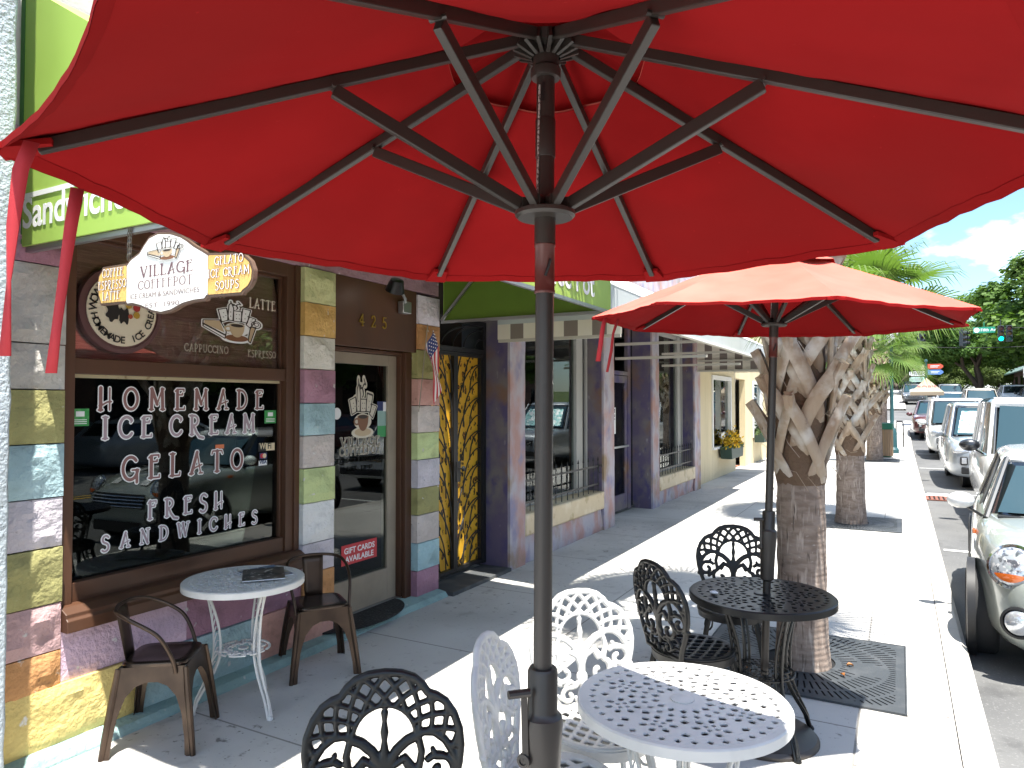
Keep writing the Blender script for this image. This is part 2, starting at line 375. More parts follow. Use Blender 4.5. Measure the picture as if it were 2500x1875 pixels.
# ------------------------------------------------------------------ the cafe
CX = -3.6
def stone(name, c, k=.66):
    g_ = sum(c)/3; c = tuple(min(.72, (q*.82+g_*.18)*1.22) for q in c); return mat(name, c, .8, mix=[(tuple(q*k for q in c), 6, .52, .70, 6, (1, 1, 1.5), .75), (tuple(min(.8, q*1.25+.03) for q in c), 2.2, .5, .72, 4), ((.62, .60, .57), 15, .68, .74), (tuple(q*.5 for q in c), 28, .70, .78, 3)], bump=(38, .8, .016))
PAL = dict(lime=(.44, .46, .19), gold=(.52, .30, .05), cream=(.55, .53, .47), mauve=(.30, .13, .19), teal=(.25, .39, .42), beige=(.47, .40, .36), olive=(.29, .27, .08), salmon=(.50, .24, .19), lilac=(.45, .41, .45),
           orange=(.47, .21, .05), aqua=(.29, .47, .50), rose=(.42, .25, .25), blue=(.24, .36, .42), yellow=(.57, .42, .10), pink=(.50, .33, .42), green=(.44, .52, .20), white=(.58, .58, .57), stepteal=(.20, .33, .32), grey=(.38, .36, .32))
SM = {k: stone('painted_stone_'+k, v) for k, v in PAL.items()}
cafe = thing('cafe_building', 'small cafe front of painted rainbow stone blocks with brown window and numbered door', 'building', (-4.4, 3.6, 0)); S = Sh(cafe)
def rock_block(mb, y0, y1, z0, z1, x, depth, seed, amp=.030, mi=0):
    """rock-faced block: flat margin, chipped belly; plus plain returns"""
    mb.mi = mi; ny = max(4, int((y1-y0)/.028)); nz = max(4, int((z1-z0)/.028)); P = []
    for i in range(nz+1):
        row = []
        for j in range(ny+1):
            u, v = j/ny, i/nz; y = y0+(y1-y0)*u; z = z0+(z1-z0)*v
            e = min(u, 1-u)*(y1-y0); e2 = min(v, 1-v)*(z1-z0); k = max(0, min(1, min(e-.012, e2-.012)/.035))
            n = .45+noise.noise((y*6+seed, z*8, seed*3.1))*.8+noise.noise((y*17, z*23+seed, 4.))*.5+noise.noise((y*40, z*50+seed, 9.))*.16
            row.append((x+k*amp*max(-.2, n), y, z))
        P.append(row)
    mb.grid(P)
    mb.add([(x, y0, z0), (x, y0, z1), (x-depth, y0, z1), (x-depth, y0, z0), (x, y1, z0), (x, y1, z1), (x-depth, y1, z1), (x-depth, y1, z0)], [(0, 1, 2, 3), (5, 4, 7, 6), (0, 3, 7, 4), (1, 5, 6, 2)])
def pillar(y0, y1, zs, cols, depth=.42):
    mb = MB(); names = sorted(set(cols))
    for k, c in enumerate(cols):
        rock_block(mb, y0+.0012*(k % 2), y1-.0012*(k % 2), zs[k+1]+.003, zs[k]-.003, CX+.004*math.sin(k*2.3), depth, k*1.7+y0, mi=names.index(c))
    return S.put('pillar', mb, [SM[c] for c in names], smooth=.5)
pillar(1.635, 2.015, [2.62, 2.36, 1.98, 1.76, 1.50, 1.24, 1.0, .73, .50, .27, .05], ['mauve', 'grey', 'grey', 'olive', 'teal', 'lilac', 'olive', 'rose', 'orange', 'blue'])
pillar(3.612, 3.918, [2.64, 2.395, 2.162, 1.93, 1.693, 1.467, 1.241, 1.0, .72, .515, .29, .05], ['lime', 'gold', 'cream', 'mauve', 'teal', 'beige', 'green', 'white', 'lilac', 'orange', 'salmon'])
pillar(4.93, 5.25, [2.62, 2.37, 2.15, 1.90, 1.67, 1.438, 1.208, .966, .738, .50, .267, .05], ['lilac', 'orange', 'olive', 'salmon', 'beige', 'green', 'lilac', 'olive', 'beige', 'aqua', 'mauve'])
# base courses under the window and the sloped teal plinth
mb = MB(); nm = ['pink', 'mauve', 'yellow', 'teal', 'salmon']
rock_block(mb, 2.02, 2.72, .335, .575, CX-.012, .3, 3., .004, 0); rock_block(mb, 2.722, 3.61, .335, .575, CX-.012, .3, 5., .004, 1)
rock_block(mb, 1.70, 2.42, .05, .332, CX+.012, .3, 8., .022, 2); rock_block(mb, 2.422, 3.25, .05, .332, CX+.008, .3, 9., .018, 3); rock_block(mb, 3.252, 3.608, .05, .332, CX+.004, .3, 11., .016, 4)
S.put('base_course', mb, [SM[c] for c in nm], smooth=.5)
mb = MB(); P = []
for i in range(60):
    y = 1.62+i*.0612; n = noise.noise((y*4, 0, 0))*.008
    P.append([(CX-.35, y, .052), (CX+.02, y, .055+n*.4), (CX+.085+n, y, .042+n*.3), (CX+.11+n, y, .012), (CX+.112+n, y, -.02)])
mb.grid(P); S.put('plinth', mb, SM['stepteal'], smooth=.6)
# wall band above, upper wall
m_mwall = stone('mauve_wall', (.32, .17, .21))
mb = MB(); mb.box(-3.95, CX-.012, 1.62, 5.25, 2.645, 3.0); S.put('wall', mb, m_mwall, smooth=0)
m_upper = mat('pale_upper_wall', (.62, .60, .56), .9, bump=(30, .3, .01), mix=[((.5, .48, .45), 2, .5, .7)])
mb = MB(); mb.box(-4.4, -3.64, 1.6, 6.2, 3.003, 5.4); S.put('upper_wall', mb, m_upper, smooth=0)
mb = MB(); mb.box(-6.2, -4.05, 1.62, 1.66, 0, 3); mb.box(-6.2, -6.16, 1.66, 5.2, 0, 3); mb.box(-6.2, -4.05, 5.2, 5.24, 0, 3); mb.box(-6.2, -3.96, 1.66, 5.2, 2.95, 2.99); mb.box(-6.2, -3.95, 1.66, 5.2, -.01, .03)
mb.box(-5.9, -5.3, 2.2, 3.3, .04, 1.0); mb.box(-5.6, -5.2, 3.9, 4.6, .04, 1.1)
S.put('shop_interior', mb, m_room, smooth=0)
# window: brown joinery
mb = MB()
yl, yr = 2.015, 3.612
for z0, z1, x in ((2.555, 2.645, -3.645), (1.845, 1.925, -3.66), (.665, .79, -3.665)): mb.box(x-.12, x, yl+.075, yr-.112, z0, z1)
mb.box(-3.79, -3.645, yl, yl+.075, .575, 2.645); mb.box(-3.79, -3.65, yr-.112, yr-.045, .575, 2.645); mb.box(-3.79, -3.636, yr-.045, yr-.001, .575, 2.645)
mb.box(-3.72, -3.69, yl+.075, yl+.092, .79, 2.555); mb.box(-3.72, -3.69, yr-.13, yr-.112, .79, 2.555)
mb.box(-3.72, -3.692, yl+.092, yr-.13, 2.538, 2.555)
win = S.put('window', mb, m_brown, smooth=0, bevel=.004)
mb = MB()
mb.prism([(-3.78, .575), (-3.555, .575), (-3.555, .632), (-3.568, .645), (-3.568, .664), (-3.615, .690), (-3.662, .694), (-3.78, .694)], lambda u, v, w_: (u, w_, v), yl+.004, yr-.004)
S.put('sill', mb, m_brown, win, smooth=0, bevel=.004)
mb = MB(); mb.box(-3.72, -3.695, yl+.094, yr-.132, 1.826, 1.844); S.put('shade_roller', mb, mat('yellowed_blind_edge', (.42, .36, .22), .7, mix=[((.25, .18, .09), 20, .6, .7)]), win, smooth=0)
GX = -3.715
mb = MB(); mb.box(GX-.006, GX, yl+.08, yr-.115, .785, 1.835); S.put('pane', mb, m_glass, win, smooth=0)
m_glass_tr = glass('transom_glass', (.9, .88, .86), 1.45)
mb = MB(); mb.box(GX-.006, GX, yl+.08, yr-.115, 1.92, 2.55); S.put('transom_pane', mb, m_glass_tr, win, smooth=0)
m_board = mat('transom_reflection_panel', (.40, .25, .235), .6, mix=[((.28, .165, .155), 3, .42, .62, 5, (1, .4, 9)), ((.48, .33, .31), 40, .5, .7, 2, (1, .3, 6))])  # mauve tone stands in for reflections and light in the transom
mb = MB(); mb.box(-3.76, -3.735, yl+.076, yr-.114, 1.926, 2.554); S.put('transom_panel', mb, m_board, win, smooth=0)
def onwin(x): return lambda u, v, h: (x+h, u, v)
# window lettering, mauve with a white edge, on the glass.  u = Y, v = Z
def shopword(nm, txt, y, z, h, slope=0., m=m_mauve, w_=.0125, sp=.13, space=.5):
    a = MB(); letters(a, txt, y, z, h, onwin(GX+.0012), w_, .0055, sp, h/40, slope, t=.0004, space=space); S.put('lettering', a, m_wht, win, smooth=0)
    a = MB(); letters(a, txt, y, z, h, onwin(GX+.0026), w_, -.0005, sp, h/40, slope, t=.0004, space=space); S.put('lettering', a, m, win, smooth=0)
def wy(px, x=GX): # pixel column -> Y on plane X = x
    return x/(-math.tan(R(28.605)-math.atan((px-1250)/1736)))
def wz(px, py, x=GX):
    y = wy(px, x); c, s_ = math.cos(R(28.605)), math.sin(R(28.605)); dep = -s_*x+c*y
    pz = math.tan(math.atan((937.5-py)/1736)+R(1.468)); return 1.7+dep*pz
def word(txt, x0, ytop0, ybot0, x1, m=m_mauve, sp=.13, space=.5, w_=None):
    """fit a word between pixel columns x0..x1 with its left letter spanning ytop0..ybot0"""
    a, b_ = wy(x0), wy(x1); z0, z1 = wz(x0, ybot0), wz(x0, ytop0); h = z1-z0
    nat = sum((GL[c][0]+sp if c in GL else space) for c in txt)-sp
    k = (b_-a)/(nat*h)
    # stretch spacing when the word is wider than natural
    sp2 = sp; 
    if len(txt) > 1: sp2 = sp+((b_-a)/h-nat)/(len(txt)-1)
    shopword('', txt, a, z0, h, 0., m, w_ or h*.085, sp2, space)
word('HOMEMADE', 240, 947, 1001, 642)
word('ICE CREAM', 250, 1019, 1071, 634, m_mauvelit)
word('GELATO', 300, 1117, 1174, 594)
word('FRESH', 364, 1225, 1268, 546, m_mauvelit)
word('SANDWICHES', 252, 1310, 1346, 630, m_mauvelit)
# stickers
def sticker(x0, y0, x1, y1, c, parent=win, gx=GX, nm='sticker', d=.0012):
    a, b_ = wy(x0, gx), wy(x1, gx); z1, z0 = wz(x0, y0, gx), wz(x0, y1, gx)
    q = MB(); q.box(gx+d-.0006, gx+d, a, b_, z0, z1); return S.put(nm, q, c, parent, smooth=0), (a, b_, z0, z1)
m_grn = mat('green_sticker', (.03, .27, .06), .5, mix=[((.08, .36, .1), 30, .5, .6)])
m_org = mat('orange_sticker', (.60, .16, .06), .5); m_cream = mat('cream_sticker', (.72, .60, .40), .5); m_navy = mat('navy_sticker', (.02, .03, .12), .5); m_redst = mat('red_sticker', (.55, .03, .04), .5)
for x0, y0, x1, y1 in ((174, 998, 218, 1041), (646, 1002, 674, 1034)):
    o, (a, b_, z0, z1) = sticker(x0, y0, x1, y1, m_grn)
    q = MB(); h = z1-z0; ym = (a+b_)/2; q.box(GX+.0016, GX+.002, ym-.022, ym+.022, z0+h*.55, z0+h*.85)
    for k in range(3): q.box(GX+.0016, GX+.002, a+.012, b_-.012, z0+h*(.12+.11*k), z0+h*(.12+.11*k)+.004)
    S.put('sticker_print', q, m_wht, win, smooth=0)
sticker(527, 1086, 548, 1096, m_org)
o, (a, b_, z0, z1) = sticker(632, 1082, 671, 1103, m_black, nm='wifi_sticker')
q = MB(); ym = a+(b_-a)*.46
plate(q, lambda X, Y: np.maximum(np.abs(X-(ym+b_)/2)-(b_-ym)/2+.008, np.abs(Y-(z0+z1)/2)-(z1-z0)/2+.012)-.008, (ym-.01, b_+.01, z0, z1), .002, onwin(GX+.002), t=.0003, back=False); S.put('wifi_plate', q, m_cream, win, smooth=0)
def wtxt(s, y, z, size, m, x=GX+.0026, parent=win, al='LEFT', bold=0., sx=1., V=(0, 0, 1), U=(0, 1, 0)):
    return text_mesh('lettering', s, size, m, parent, Vector((x, y, z))-S.o, U, V, (1, 0, 0), .0003, al, sx, bold)
wtxt('Wi', a+.008, z0+.016, .058, m_cream, bold=.001, sx=.8); wtxt('Fi', ym+.012, z0+.016, .055, m_black, bold=.001, sx=.9)
o, (a, b_, z0, z1) = sticker(635, 1106, 653, 1121, m_navy)
for k, c in ((.34, m_redst), (.64, m_cream)):
    q = MB(); q.lathe([(.016, 0), (.016, .0004)], 18, (GX+.0015+k*.001, a+(b_-a)*k, (z0+z1)/2), (1, 0, 0)); S.put('sticker_disc', q, c, win, smooth=0)
o, (a, b_, z0, z1) = sticker(633, 1125, 653, 1137, m_wht); wtxt('VISA', (a+b_)/2, z0+.012, .03, m_navy, al='CENTER', bold=.001)
# transom lettering
m_ivory = mat('ivory_vinyl', (.62, .56, .46), .5); m_ivorydim = mat('dim_ivory_vinyl', (.36, .31, .25), .5)
def ttxt(s, x0, y0, x1, y1, m):
    a, b_ = wy(x0), wy(x1); z = wz(x0, y1); h = wz(x0, y0)-z; q = MB()
    nat = sum(GL[c][0]+.1 for c in s)-.1; hh = h; k = (b_-a)/nat/hh
    letters(q, s, 0, 0, 1., lambda u, v, w_: (GX+.0015+w_, a+u*hh*k, z+v*hh), .085, sp=.1, res=1/22, t=.0004); S.put('lettering', q, m, win, smooth=0)
ttxt('LATTE', 606, 727, 670, 750, m_ivory); ttxt('CAPPUCCINO', 448, 838, 556, 856, m_ivorydim) if 'U' in GL else None
GL['U'] = (.66, [([(.12, 1), (.12, .3)]+_c(.33, .28, .21, 180, 360, 10, ry=.28)+[(.54, 1)], .75), ([(.02, 1), (.22, 1)], N_), ([(.44, 1), (.64, 1)], N_)])
GL['K'] = (.66, [([(.14, 1), (.14, 0)], T_), ([(.56, 1), (.16, .46)], N_), ([(.26, .56), (.62, 0)], T_)])
ttxt('CAPPUCCINO', 448, 838, 556, 856, m_ivorydim); ttxt('ESPRESSO', 604, 854, 672, 870, m_ivorydim); ttxt('ESPRESSO', 480, 700, 548, 718, m_ivorydim)
# sandwich, skyline, cup and ice-cream picture (used on transom, door and hanging sign); unit box about 1 x .8
PIC = {}
PIC['steam'] = [(arc(.52, .88, .05, -60, 120, 8)+arc(.50, 1.0, .05, -60, -200, 8)[1:], .012), (arc(.60, .92, .05, 240, 60, 8)+[(.58, 1.02)], .012)]
TOW = [[(.30, .50), (.24, .78), (.38, .84), (.42, .56)], [(.40, .56), (.42, .92), (.46, .98), (.50, .86), (.50, .56)], [(.49, .55), (.50, .80), (.64, .80), (.64, .55)], [(.63, .56), (.66, .88), (.80, .86), (.74, .54)], [(.72, .50), (.78, .70), (.90, .66), (.80, .42)]]
SAND = [(.0, .50), (.0, .36), (.36, .12), (.38, .28), (.27, .54)]
CUP = arc(.56, .42, .13, 180, 360, 14, ry=.25)
CONE = [(.80, .46), (.90, .46), (.80, .06), (.76, .12)]
def picture(place, put, parent, mats, sc, sandwich=True, lw=.012, res=.006):
    """mats: white, dark line, tan, brown"""
    def pl(h): return lambda u, v, w_: place(u, v, h+w_)
    def lay(fn, h, m, nm='picture', b=(-.06, 1.06, -.06, 1.12)):
        q = MB(); plate(q, fn, b, res, pl(h), t=.0003/sc, back=False); put(nm, q, m, parent, smooth=0)
    shapes = TOW+([SAND, CONE] if sandwich else [])
    def allu(X, Y):
        d = np.hypot((X-.56)/1.35, Y-.36)-.13
        for s_ in shapes+[CUP]: d = np.minimum(d, poly_sdf(X, Y, s_))
        if sandwich: d = np.minimum(d, np.hypot(X-.90, Y-.52)-.10)
        d = np.minimum(d, np.hypot((X-.56)/1.7, (Y-.14)*1.4)-.13)
        for p, k in PIC['steam']: d = np.minimum(d, seg(X, Y, p, k))
        return d
    lay(lambda X, Y: allu(X, Y)-.026, .0009/sc, mats[0])
    def lines(X, Y):
        d = np.full(X.shape, 9.)
        for s_ in shapes: d = np.minimum(d, np.abs(poly_sdf(X, Y, s_))-lw*.8)
        if sandwich:
            d = np.minimum(d, np.minimum(seg(X, Y, [(.0, .42), (.36, .20)], lw*1.4), np.abs(np.hypot(X-.90, Y-.52)-.085)-lw*.7))
            d = np.minimum(d, np.abs(np.hypot(X-.91, Y-.53)-.04)-lw*.6)
        for p, k in PIC['steam']: d = np.minimum(d, seg(X, Y, p, lw*.8))
        for tx, ty in ((.33, .62), (.33, .72), (.37, .66), (.45, .66), (.45, .76), (.55, .62), (.60, .62), (.55, .72), (.60, .72), (.70, .64), (.71, .76), (.75, .7), (.81, .6), (.83, .64)):
            d = np.minimum(d, np.hypot(X-tx, Y-ty)-lw*.9)
        return d
    if sandwich:
        lay(lambda X, Y: np.minimum(poly_sdf(X, Y, [(.02, .50), (.02, .42), (.35, .26), (.27, .52)]), poly_sdf(X, Y, CONE)), .0016/sc, mats[2])
    lay(lines, .0024/sc, mats[1])
    saucer = lambda X, Y: np.hypot((X-.56)/1.65, (Y-.15)*1.5)-.12
    lay(saucer, .0030/sc, mats[2] if not sandwich else mats[3])
    def cup(X, Y): return np.minimum(np.minimum(poly_sdf(X, Y, CUP+[(.69, .46), (.43, .46)]), np.hypot((X-.56), (Y-.45)*3)-.135), np.abs(np.hypot(X-.41, Y-.36)-.055)-.016)
    lay(cup, .0036/sc, mats[3] if not sandwich else mats[2])
    lay(lambda X, Y: np.hypot(X-.56, (Y-.45)*3)-.11, .0042/sc, mats[1] if sandwich else mats[1])
m_pictan = mat('picture_tan', (.50, .38, .24), .5); m_picbrown = mat('picture_brown', (.20, .085, .04), .5); m_picline = mat('picture_dark_line', (.03, .018, .014), .5)
a, b_, z0, z1 = wy(493), wy(636), wz(493, 842), wz(493, 735)
picture(lambda u, v, h: (GX+h*.15, a+(b_-a)*u, z0+.02+(z1-z0)*v*1.0), S.put, win, (m_wht, m_picline, m_pictan, m_picbrown), .15, res=.011)
# round sign behind the transom
rs = thing('round_sign', 'round cream and maroon homemade ice cream sign on the transom glass behind the hanging sign', 'sign', (-3.70, 2.36, 2.205)); S2 = Sh(rs)
RS = .232; cY, cZ = 2.352, 2.195
mb = MB(); mb.lathe([(RS, -.03), (RS+.004, -.01), (RS, .012), (RS*.9, .014), (RS*.9, .010), (0.001, .010)], 48, (-3.69, cY, cZ), (1, 0, 0)); S2.put('rim', mb, mat('maroon_rim', (.10, .045, .045), .4))
mb = MB(); mb.lathe([(RS*.84, .012), (RS*.84, .018), (.001, .018)], 48, (-3.69, cY, cZ), (1, 0, 0)); S2.put('face', mb, mat('cream_sign_face', (.66, .58, .44), .45), smooth=.3)
def arctext(txt, r, a0, step, size, m, put_parent, flip, S_, X):
    for i, ch in enumerate(txt):
        if ch == ' ': continue
        an = R(a0+step*i); rad = Vector((0, math.cos(an), math.sin(an))); tan = Vector((0, -math.sin(an), math.cos(an)))
        if flip: V = -rad; U = tan
        else: V = rad; U = -tan
        text_mesh('lettering', ch, size, m, put_parent, Vector((X, cY, cZ))+rad*r-S_.o, U, V, (1, 0, 0), .0004, 'CENTER', 1, .0008)
arctext('HOMEMADE', RS*.77, 196, 10.5, .052, m_black, rs, True, S2, -3.668)
arctext('ICE CREAM', RS*.77, 292, 10.2, .052, m_black, rs, True, S2, -3.668)
arctext('WOW', RS*.62, 176, -13, .06, m_black, rs, False, S2, -3.668)
mb = MB(); plate(mb, lambda X, Y: np.minimum(np.hypot((X-cY+.055)/.9, (Y-cZ+.01)/1.25)-.042+.012*np.sin(X*130)*np.sin(Y*120), np.hypot((X-cY-.005)/.7, (Y-cZ+.03)/1.4)-.032+.01*np.sin(X*150)), (cY-.16, cY+.1, cZ-.12, cZ+.1), .004, lambda u, v, h: (-3.668+h, u, v), t=.0005, back=False); S2.put('dark_blotch', mb, m_black, smooth=0)
for (dy, dz, r, c) in ((.03, .03, .02, (.45, .27, .04)), (.075, .02, .022, (.35, .03, .03)), (.075, -.02, .02, (.42, .25, .03)), (.04, -.03, .014, (.35, .06, .03))):
    mb = MB(); mb.lathe([(r, 0), (r, .0008)], 7, (-3.6675+dy*.01, cY+dy, cZ+dz), (1, 0, 0)); S2.put('colour_blotch', mb, mat('sign_blotch', c, .5), smooth=0)

# door with lintel panel and jambs
mb = MB(); mb.box(-3.66, -3.618, 3.919, 4.929, 2.122, 2.642); pan = S.put('lintel_panel', mb, m_brown, smooth=0, bevel=.003)
GL['4'] = (.62, [([(.42, 0), (.42, 1), (.02, .32), (.58, .32)], .8), ([(.3, 0), (.54, 0)], N_)])
GL['2'] = (.58, [([(.08, .76)]+_c(.29, .74, .21, 170, -40, 12, ry=.26)+[(.06, .02), (.52, .02), (.54, .2)], .8)])
GL['5'] = (.56, [([(.5, 1), (.14, 1), (.12, .56)]+_c(.27, .32, .24, 120, -150, 14, ry=.31), .8)])
m_brass = mat('brass_numerals', (.55, .36, .08), .35, .8)
px0, px1 = 875, 941; a, b_ = wy(px0, -3.618), wy(px1, -3.618); z0 = wz(px0, 794, -3.618); h = wz(px0, 766, -3.618)-z0
mb = MB(); letters(mb, '425', a, z0, h, lambda u, v, w_: (-3.612+w_, u, v), h*.06, sp=((b_-a)/h-1.76)/2, res=h/30, t=.004, back=True); S.put('house_numerals', mb, m_brass, pan, smooth=0)
mb = MB(); mb.box(-3.85, -3.665, 4.845, 4.929, .05, 2.121); mb.box(-3.85, -3.70, 4.825, 4.844, .05, 2.121); mb.box(-3.85, -3.68, 3.919, 3.95, .05, 2.121); mb.box(-3.85, -3.70, 3.951, 4.824, 2.09, 2.121); S.put('door_jamb', mb, m_brown, smooth=0, bevel=.004)
DX = -3.745; mb = MB()
dy0, dy1, gy0, gy1, gz0, gz1 = 3.955, 4.822, 4.07, 4.71, .33, 2.0
mb.box(DX-.05, DX, dy0, gy0, .07, 2.088); mb.box(DX-.05, DX, gy1, dy1, .07, 2.088); mb.box(DX-.05, DX, gy0, gy1, .07, gz0); mb.box(DX-.05, DX, gy0, gy1, gz1, 2.088)
door = S.put('door', mb, m_tan, smooth=0, bevel=.004)
mb = MB(); mb.box(DX-.03, DX-.022, gy0-.01, gy1+.01, gz0-.01, gz1+.01); S.put('pane', mb, m_glass, door, smooth=0)
mb = MB(); mb.box(-3.83, -3.70, 3.93, 4.85, .056, .069); S.put('threshold', mb, m_alu, door, smooth=0)
mb = MB(); mb.tube([(DX+.02, 3.995, .95), (DX+.05, 3.995, .97), (DX+.05, 3.995, 1.18), (DX+.02, 3.995, 1.2)], .009); S.put('handle', mb, m_alu, door)
DG = DX-.022
def dword(txt, x0, yt, yb, x1, m, slope=0, wf=.08, grow=0.):
    a, b_ = wy(x0, DG), wy(x1, DG); z0 = wz(x0, yb, DG); h = wz(x0, yt, DG)-z0; nat = sum((GL[c][0]+.1 if c in GL else .4) for c in txt)-.1; k = (b_-a)/(nat*h)
    q = MB(); letters(q, txt, 0, 0, 1., lambda u, v, w_: (DG+.0015+w_+(.0 if grow else .001), a+u*h*k, z0+v*h), wf, grow, .1, 1/24, t=.0003, space=.4); S.put('lettering', q, m, door, smooth=0)
for g_, m_ in ((.045, m_ivory), (-.012, m_picbrown)):
    dword('VILLAGE', 831, 1070, 1091, 927, m_, grow=g_); dword('COFFEEPOT', 829, 1094, 1114, 928, m_, grow=g_, wf=.07)
DO = Vector((DG+.002, 0, 0))
def dtxt(s, x0, yb, x1, size, m, bold=.0006):
    a, b_ = wy(x0, DG), wy(x1, DG); o = text_mesh('lettering', s, 1., m, door, (0, 0, 0), (0, 1, 0), (0, 0, 1), (1, 0, 0), .0003, 'LEFT', 1., bold/size)
    wd = max(v.co.y for v in o.data.vertices); z0 = wz(x0, yb, DG); k = (b_-a)/wd
    for v in o.data.vertices: v.co = Vector((DG+.002, a+v.co.y*k, z0+v.co.z*size))-S.o
dtxt('ICE CREAM & SANDWICHES', 812, 1133, 940, .045, m_ivory, .001); dtxt('EST. 1990', 848, 1150, 910, .045, m_ivory, .001)
a, b_, z0, z1 = wy(838, DG), wy(926, DG), wz(838, 1064, DG), wz(838, 900, DG)
def dpl(u, v, h):
    if v > .84: v2 = .84+(v-.84)*2.0
    else: v2 = v
    return (DG+.001+h*.15, a-.12*(b_-a)+(b_-a)*u*1.15, z0-.04+(z1-z0)*.78*v2)
picture(dpl, S.put, door, (m_ivory, m_picline, m_pictan, m_picbrown), .15, sandwich=False, res=.011)
o, _q = sticker(835, 1334, 921, 1384, m_redst, door, DG, 'gift_card_sign', d=.003)
a, b_, z0, z1 = _q
for s_, k in (('GIFT CARDS', .56), ('AVAILABLE', .14)):
    q = text_mesh('lettering', s_, (z1-z0)*.40, m_wht, door, Vector((DG+.0042, (a+b_)/2, z0+(z1-z0)*k))-S.o, (0, 1, 0), (0, 0, 1), (1, 0, 0), .0003, 'CENTER', 1.05 if k > .5 else 1.1, .0016)
sticker(921, 980, 943, 1003, m_navy, door, DG); sticker(935, 982, 947, 1004, m_wht, door, DG, d=.0022)
sticker(922, 1003, 945, 1040, mat('mint_sticker', (.28, .42, .38), .5), door, DG); sticker(922, 1040, 945, 1067, mat('leaf_green_sticker', (.05, .30, .10), .5), door, DG)
q = MB(); q.lathe([(.045, 0), (.045, .0006)], 24, (DG+.001, wy(818, DG)+.02, wz(818, 1010, DG)), (1, 0, 0)); S.put('sticker', q, m_wht, door, smooth=0)
# wall lamp, gutter conduit
lamp = thing('wall_floodlight', 'black gooseneck floodlight with grey junction box above the cafe door', 'lamp', (-3.6, 4.6, 2.62)); S2 = Sh(lamp)
mb = MB(); mb.lathe([(.02, .10), (.05, .09), (.075, 0), (.07, .002), (.045, .06)], 20, (-3.36, 4.30, 2.545), (.55, -.3, 1)); S2.put('shade', mb, m_blackiron)
mb = MB(); mb.lathe([(.001, 0), (.025, 0), (.022, .02)], 16, (-3.365, 4.305, 2.548), (.55, -.3, 1)); S2.put('bulb', mb, mat('lit_bulb', (1, 1, .95), .3, emit=(1, .97, .9, 6.)))
mb = MB(); mb.tube([(-3.55, 4.68, 2.52), (-3.50, 4.62, 2.53), (-3.44, 4.50, 2.56), (-3.37, 4.36, 2.60)], .012); S2.put('arm', mb, m_alu)
mb = MB(); mb.box(-3.61, -3.55, 4.66, 4.77, 2.43, 2.53); S2.put('junction_box', mb, m_alu, bevel=.006)
# flag on a thin stick
fl = thing('small_flag', 'small stars and stripes flag hanging from a thin stick on the pillar', 'flag', (-3.55, 4.9, 2.0)); S2 = Sh(fl)
A = Vector((-3.5, 4.93, 2.36)); B = Vector((-3.54, 4.86, 1.62))
mb = MB(); mb.tube([B, A], .004, 6); S2.put('stick', mb, m_tan)
def flagpt(u, v): # u along the hoist (down), v fly
    p = A.lerp(B, .02+u*.34); return p+Vector((.015+.03*math.sin(u*7+v*4), .02+.22*v*(1-.15*u)*.75, -.42*v*(.9+.1*u)))
mats = [mat('flag_white', (.72, .70, .68), .8), mat('flag_red', (.50, .04, .05), .8), mat('flag_blue', (.03, .05, .18), .8)]
mb = MB(); NU, NV = 13, 16; P = [[flagpt(i/NU, j/NV) for j in range(NV+1)] for i in range(NU+1)]
for i in range(NU):
    for j in range(NV):
        mb.mi = 2 if (i < 7 and j < 7) else (1 if i % 2 == 0 else 0)
        mb.add([P[i][j], P[i][j+1], P[i+1][j+1], P[i+1][j]], [(0, 1, 2, 3)])
S2.put('cloth', mb, mats, smooth=1.2)
mb = MB()
for i in range(5):
    for j in range(5):
        p = flagpt((i+.9)/NU*1.2, (j+.8)/NV*1.2)+Vector((.006, -.003, 0)); mb.lathe([(.006, 0), (.006, .001)], 5, p, (.9, -.4, 0))
S2.put('stars', mb, mats[0], smooth=0)

# green awning over the cafe
m_green = mat('green_awning_vinyl', (.34, .50, .10), .5, mix=[((.31, .46, .085), 2, .4, .7)], spec=.4)
m_greenin = mat('green_awning_shaded_inside', (.10, .18, .012), .7)  # shade inside the awning, put into a darker copy of its green
m_grtrim = mat('dark_green_trim', (.03, .13, .02), .6)
aw = thing('green_awning', 'lime green shop awning with white lettering above the cafe front', 'awning', (-3.6, 3.5, 2.42)); S = Sh(aw)
AX0, AX1, AY0, AY1 = -3.585, -2.0, 1.80, 5.30; zb, zf, zt = 2.425, 2.705, 3.66
prof = [(AX1, zb), (AX1, zf), (AX0, zt)]
mb = MB()
for y0, y1 in ((AY0, AY0+.012), (AY1-.012, AY1)): mb = MB(); mb.prism([(AX0, zb)]+prof, lambda u, v, w_: (u, w_, v), y0, y1); S.put('end_panel', mb, m_green, smooth=0)
mb = MB(); mb.prism([(AX1-.012, zb), (AX1-.001, zb), (AX1-.001, zf), (AX0, zt), (AX0, zt-.02), (AX1-.012, zf-.008)], lambda u, v, w_: (u, w_, v), AY0+.012, AY1-.012); S.put('front_fabric', mb, m_green, smooth=0)
mb = MB(); mb.prism([(AX0+.01, zb+.006), (AX1-.02, zb+.006), (AX1-.02, zf-.03), (AX0+.01, zt-.06)], lambda u, v, w_: (u, w_, v), AY1-.018, AY1-.0125)
mb.prism([(AX1-.018, zb), (AX1-.0125, zb), (AX1-.0125, zf-.02), (AX0, zt-.045), (AX0, zt-.05), (AX1-.018, zf-.026)], lambda u, v, w_: (u, w_, v), AY0+.02, AY1-.0185); S.put('shaded_inside', mb, m_greenin, smooth=0)
mb = MB()
for y in (AY0+.03, AY1-.04): mb.bar((AX0, y, zb-.012), (AX1, y, zb-.012), .025, .024); mb.bar((AX1-.04, y, zb), (AX0, y, zt-.08), .022, .022)
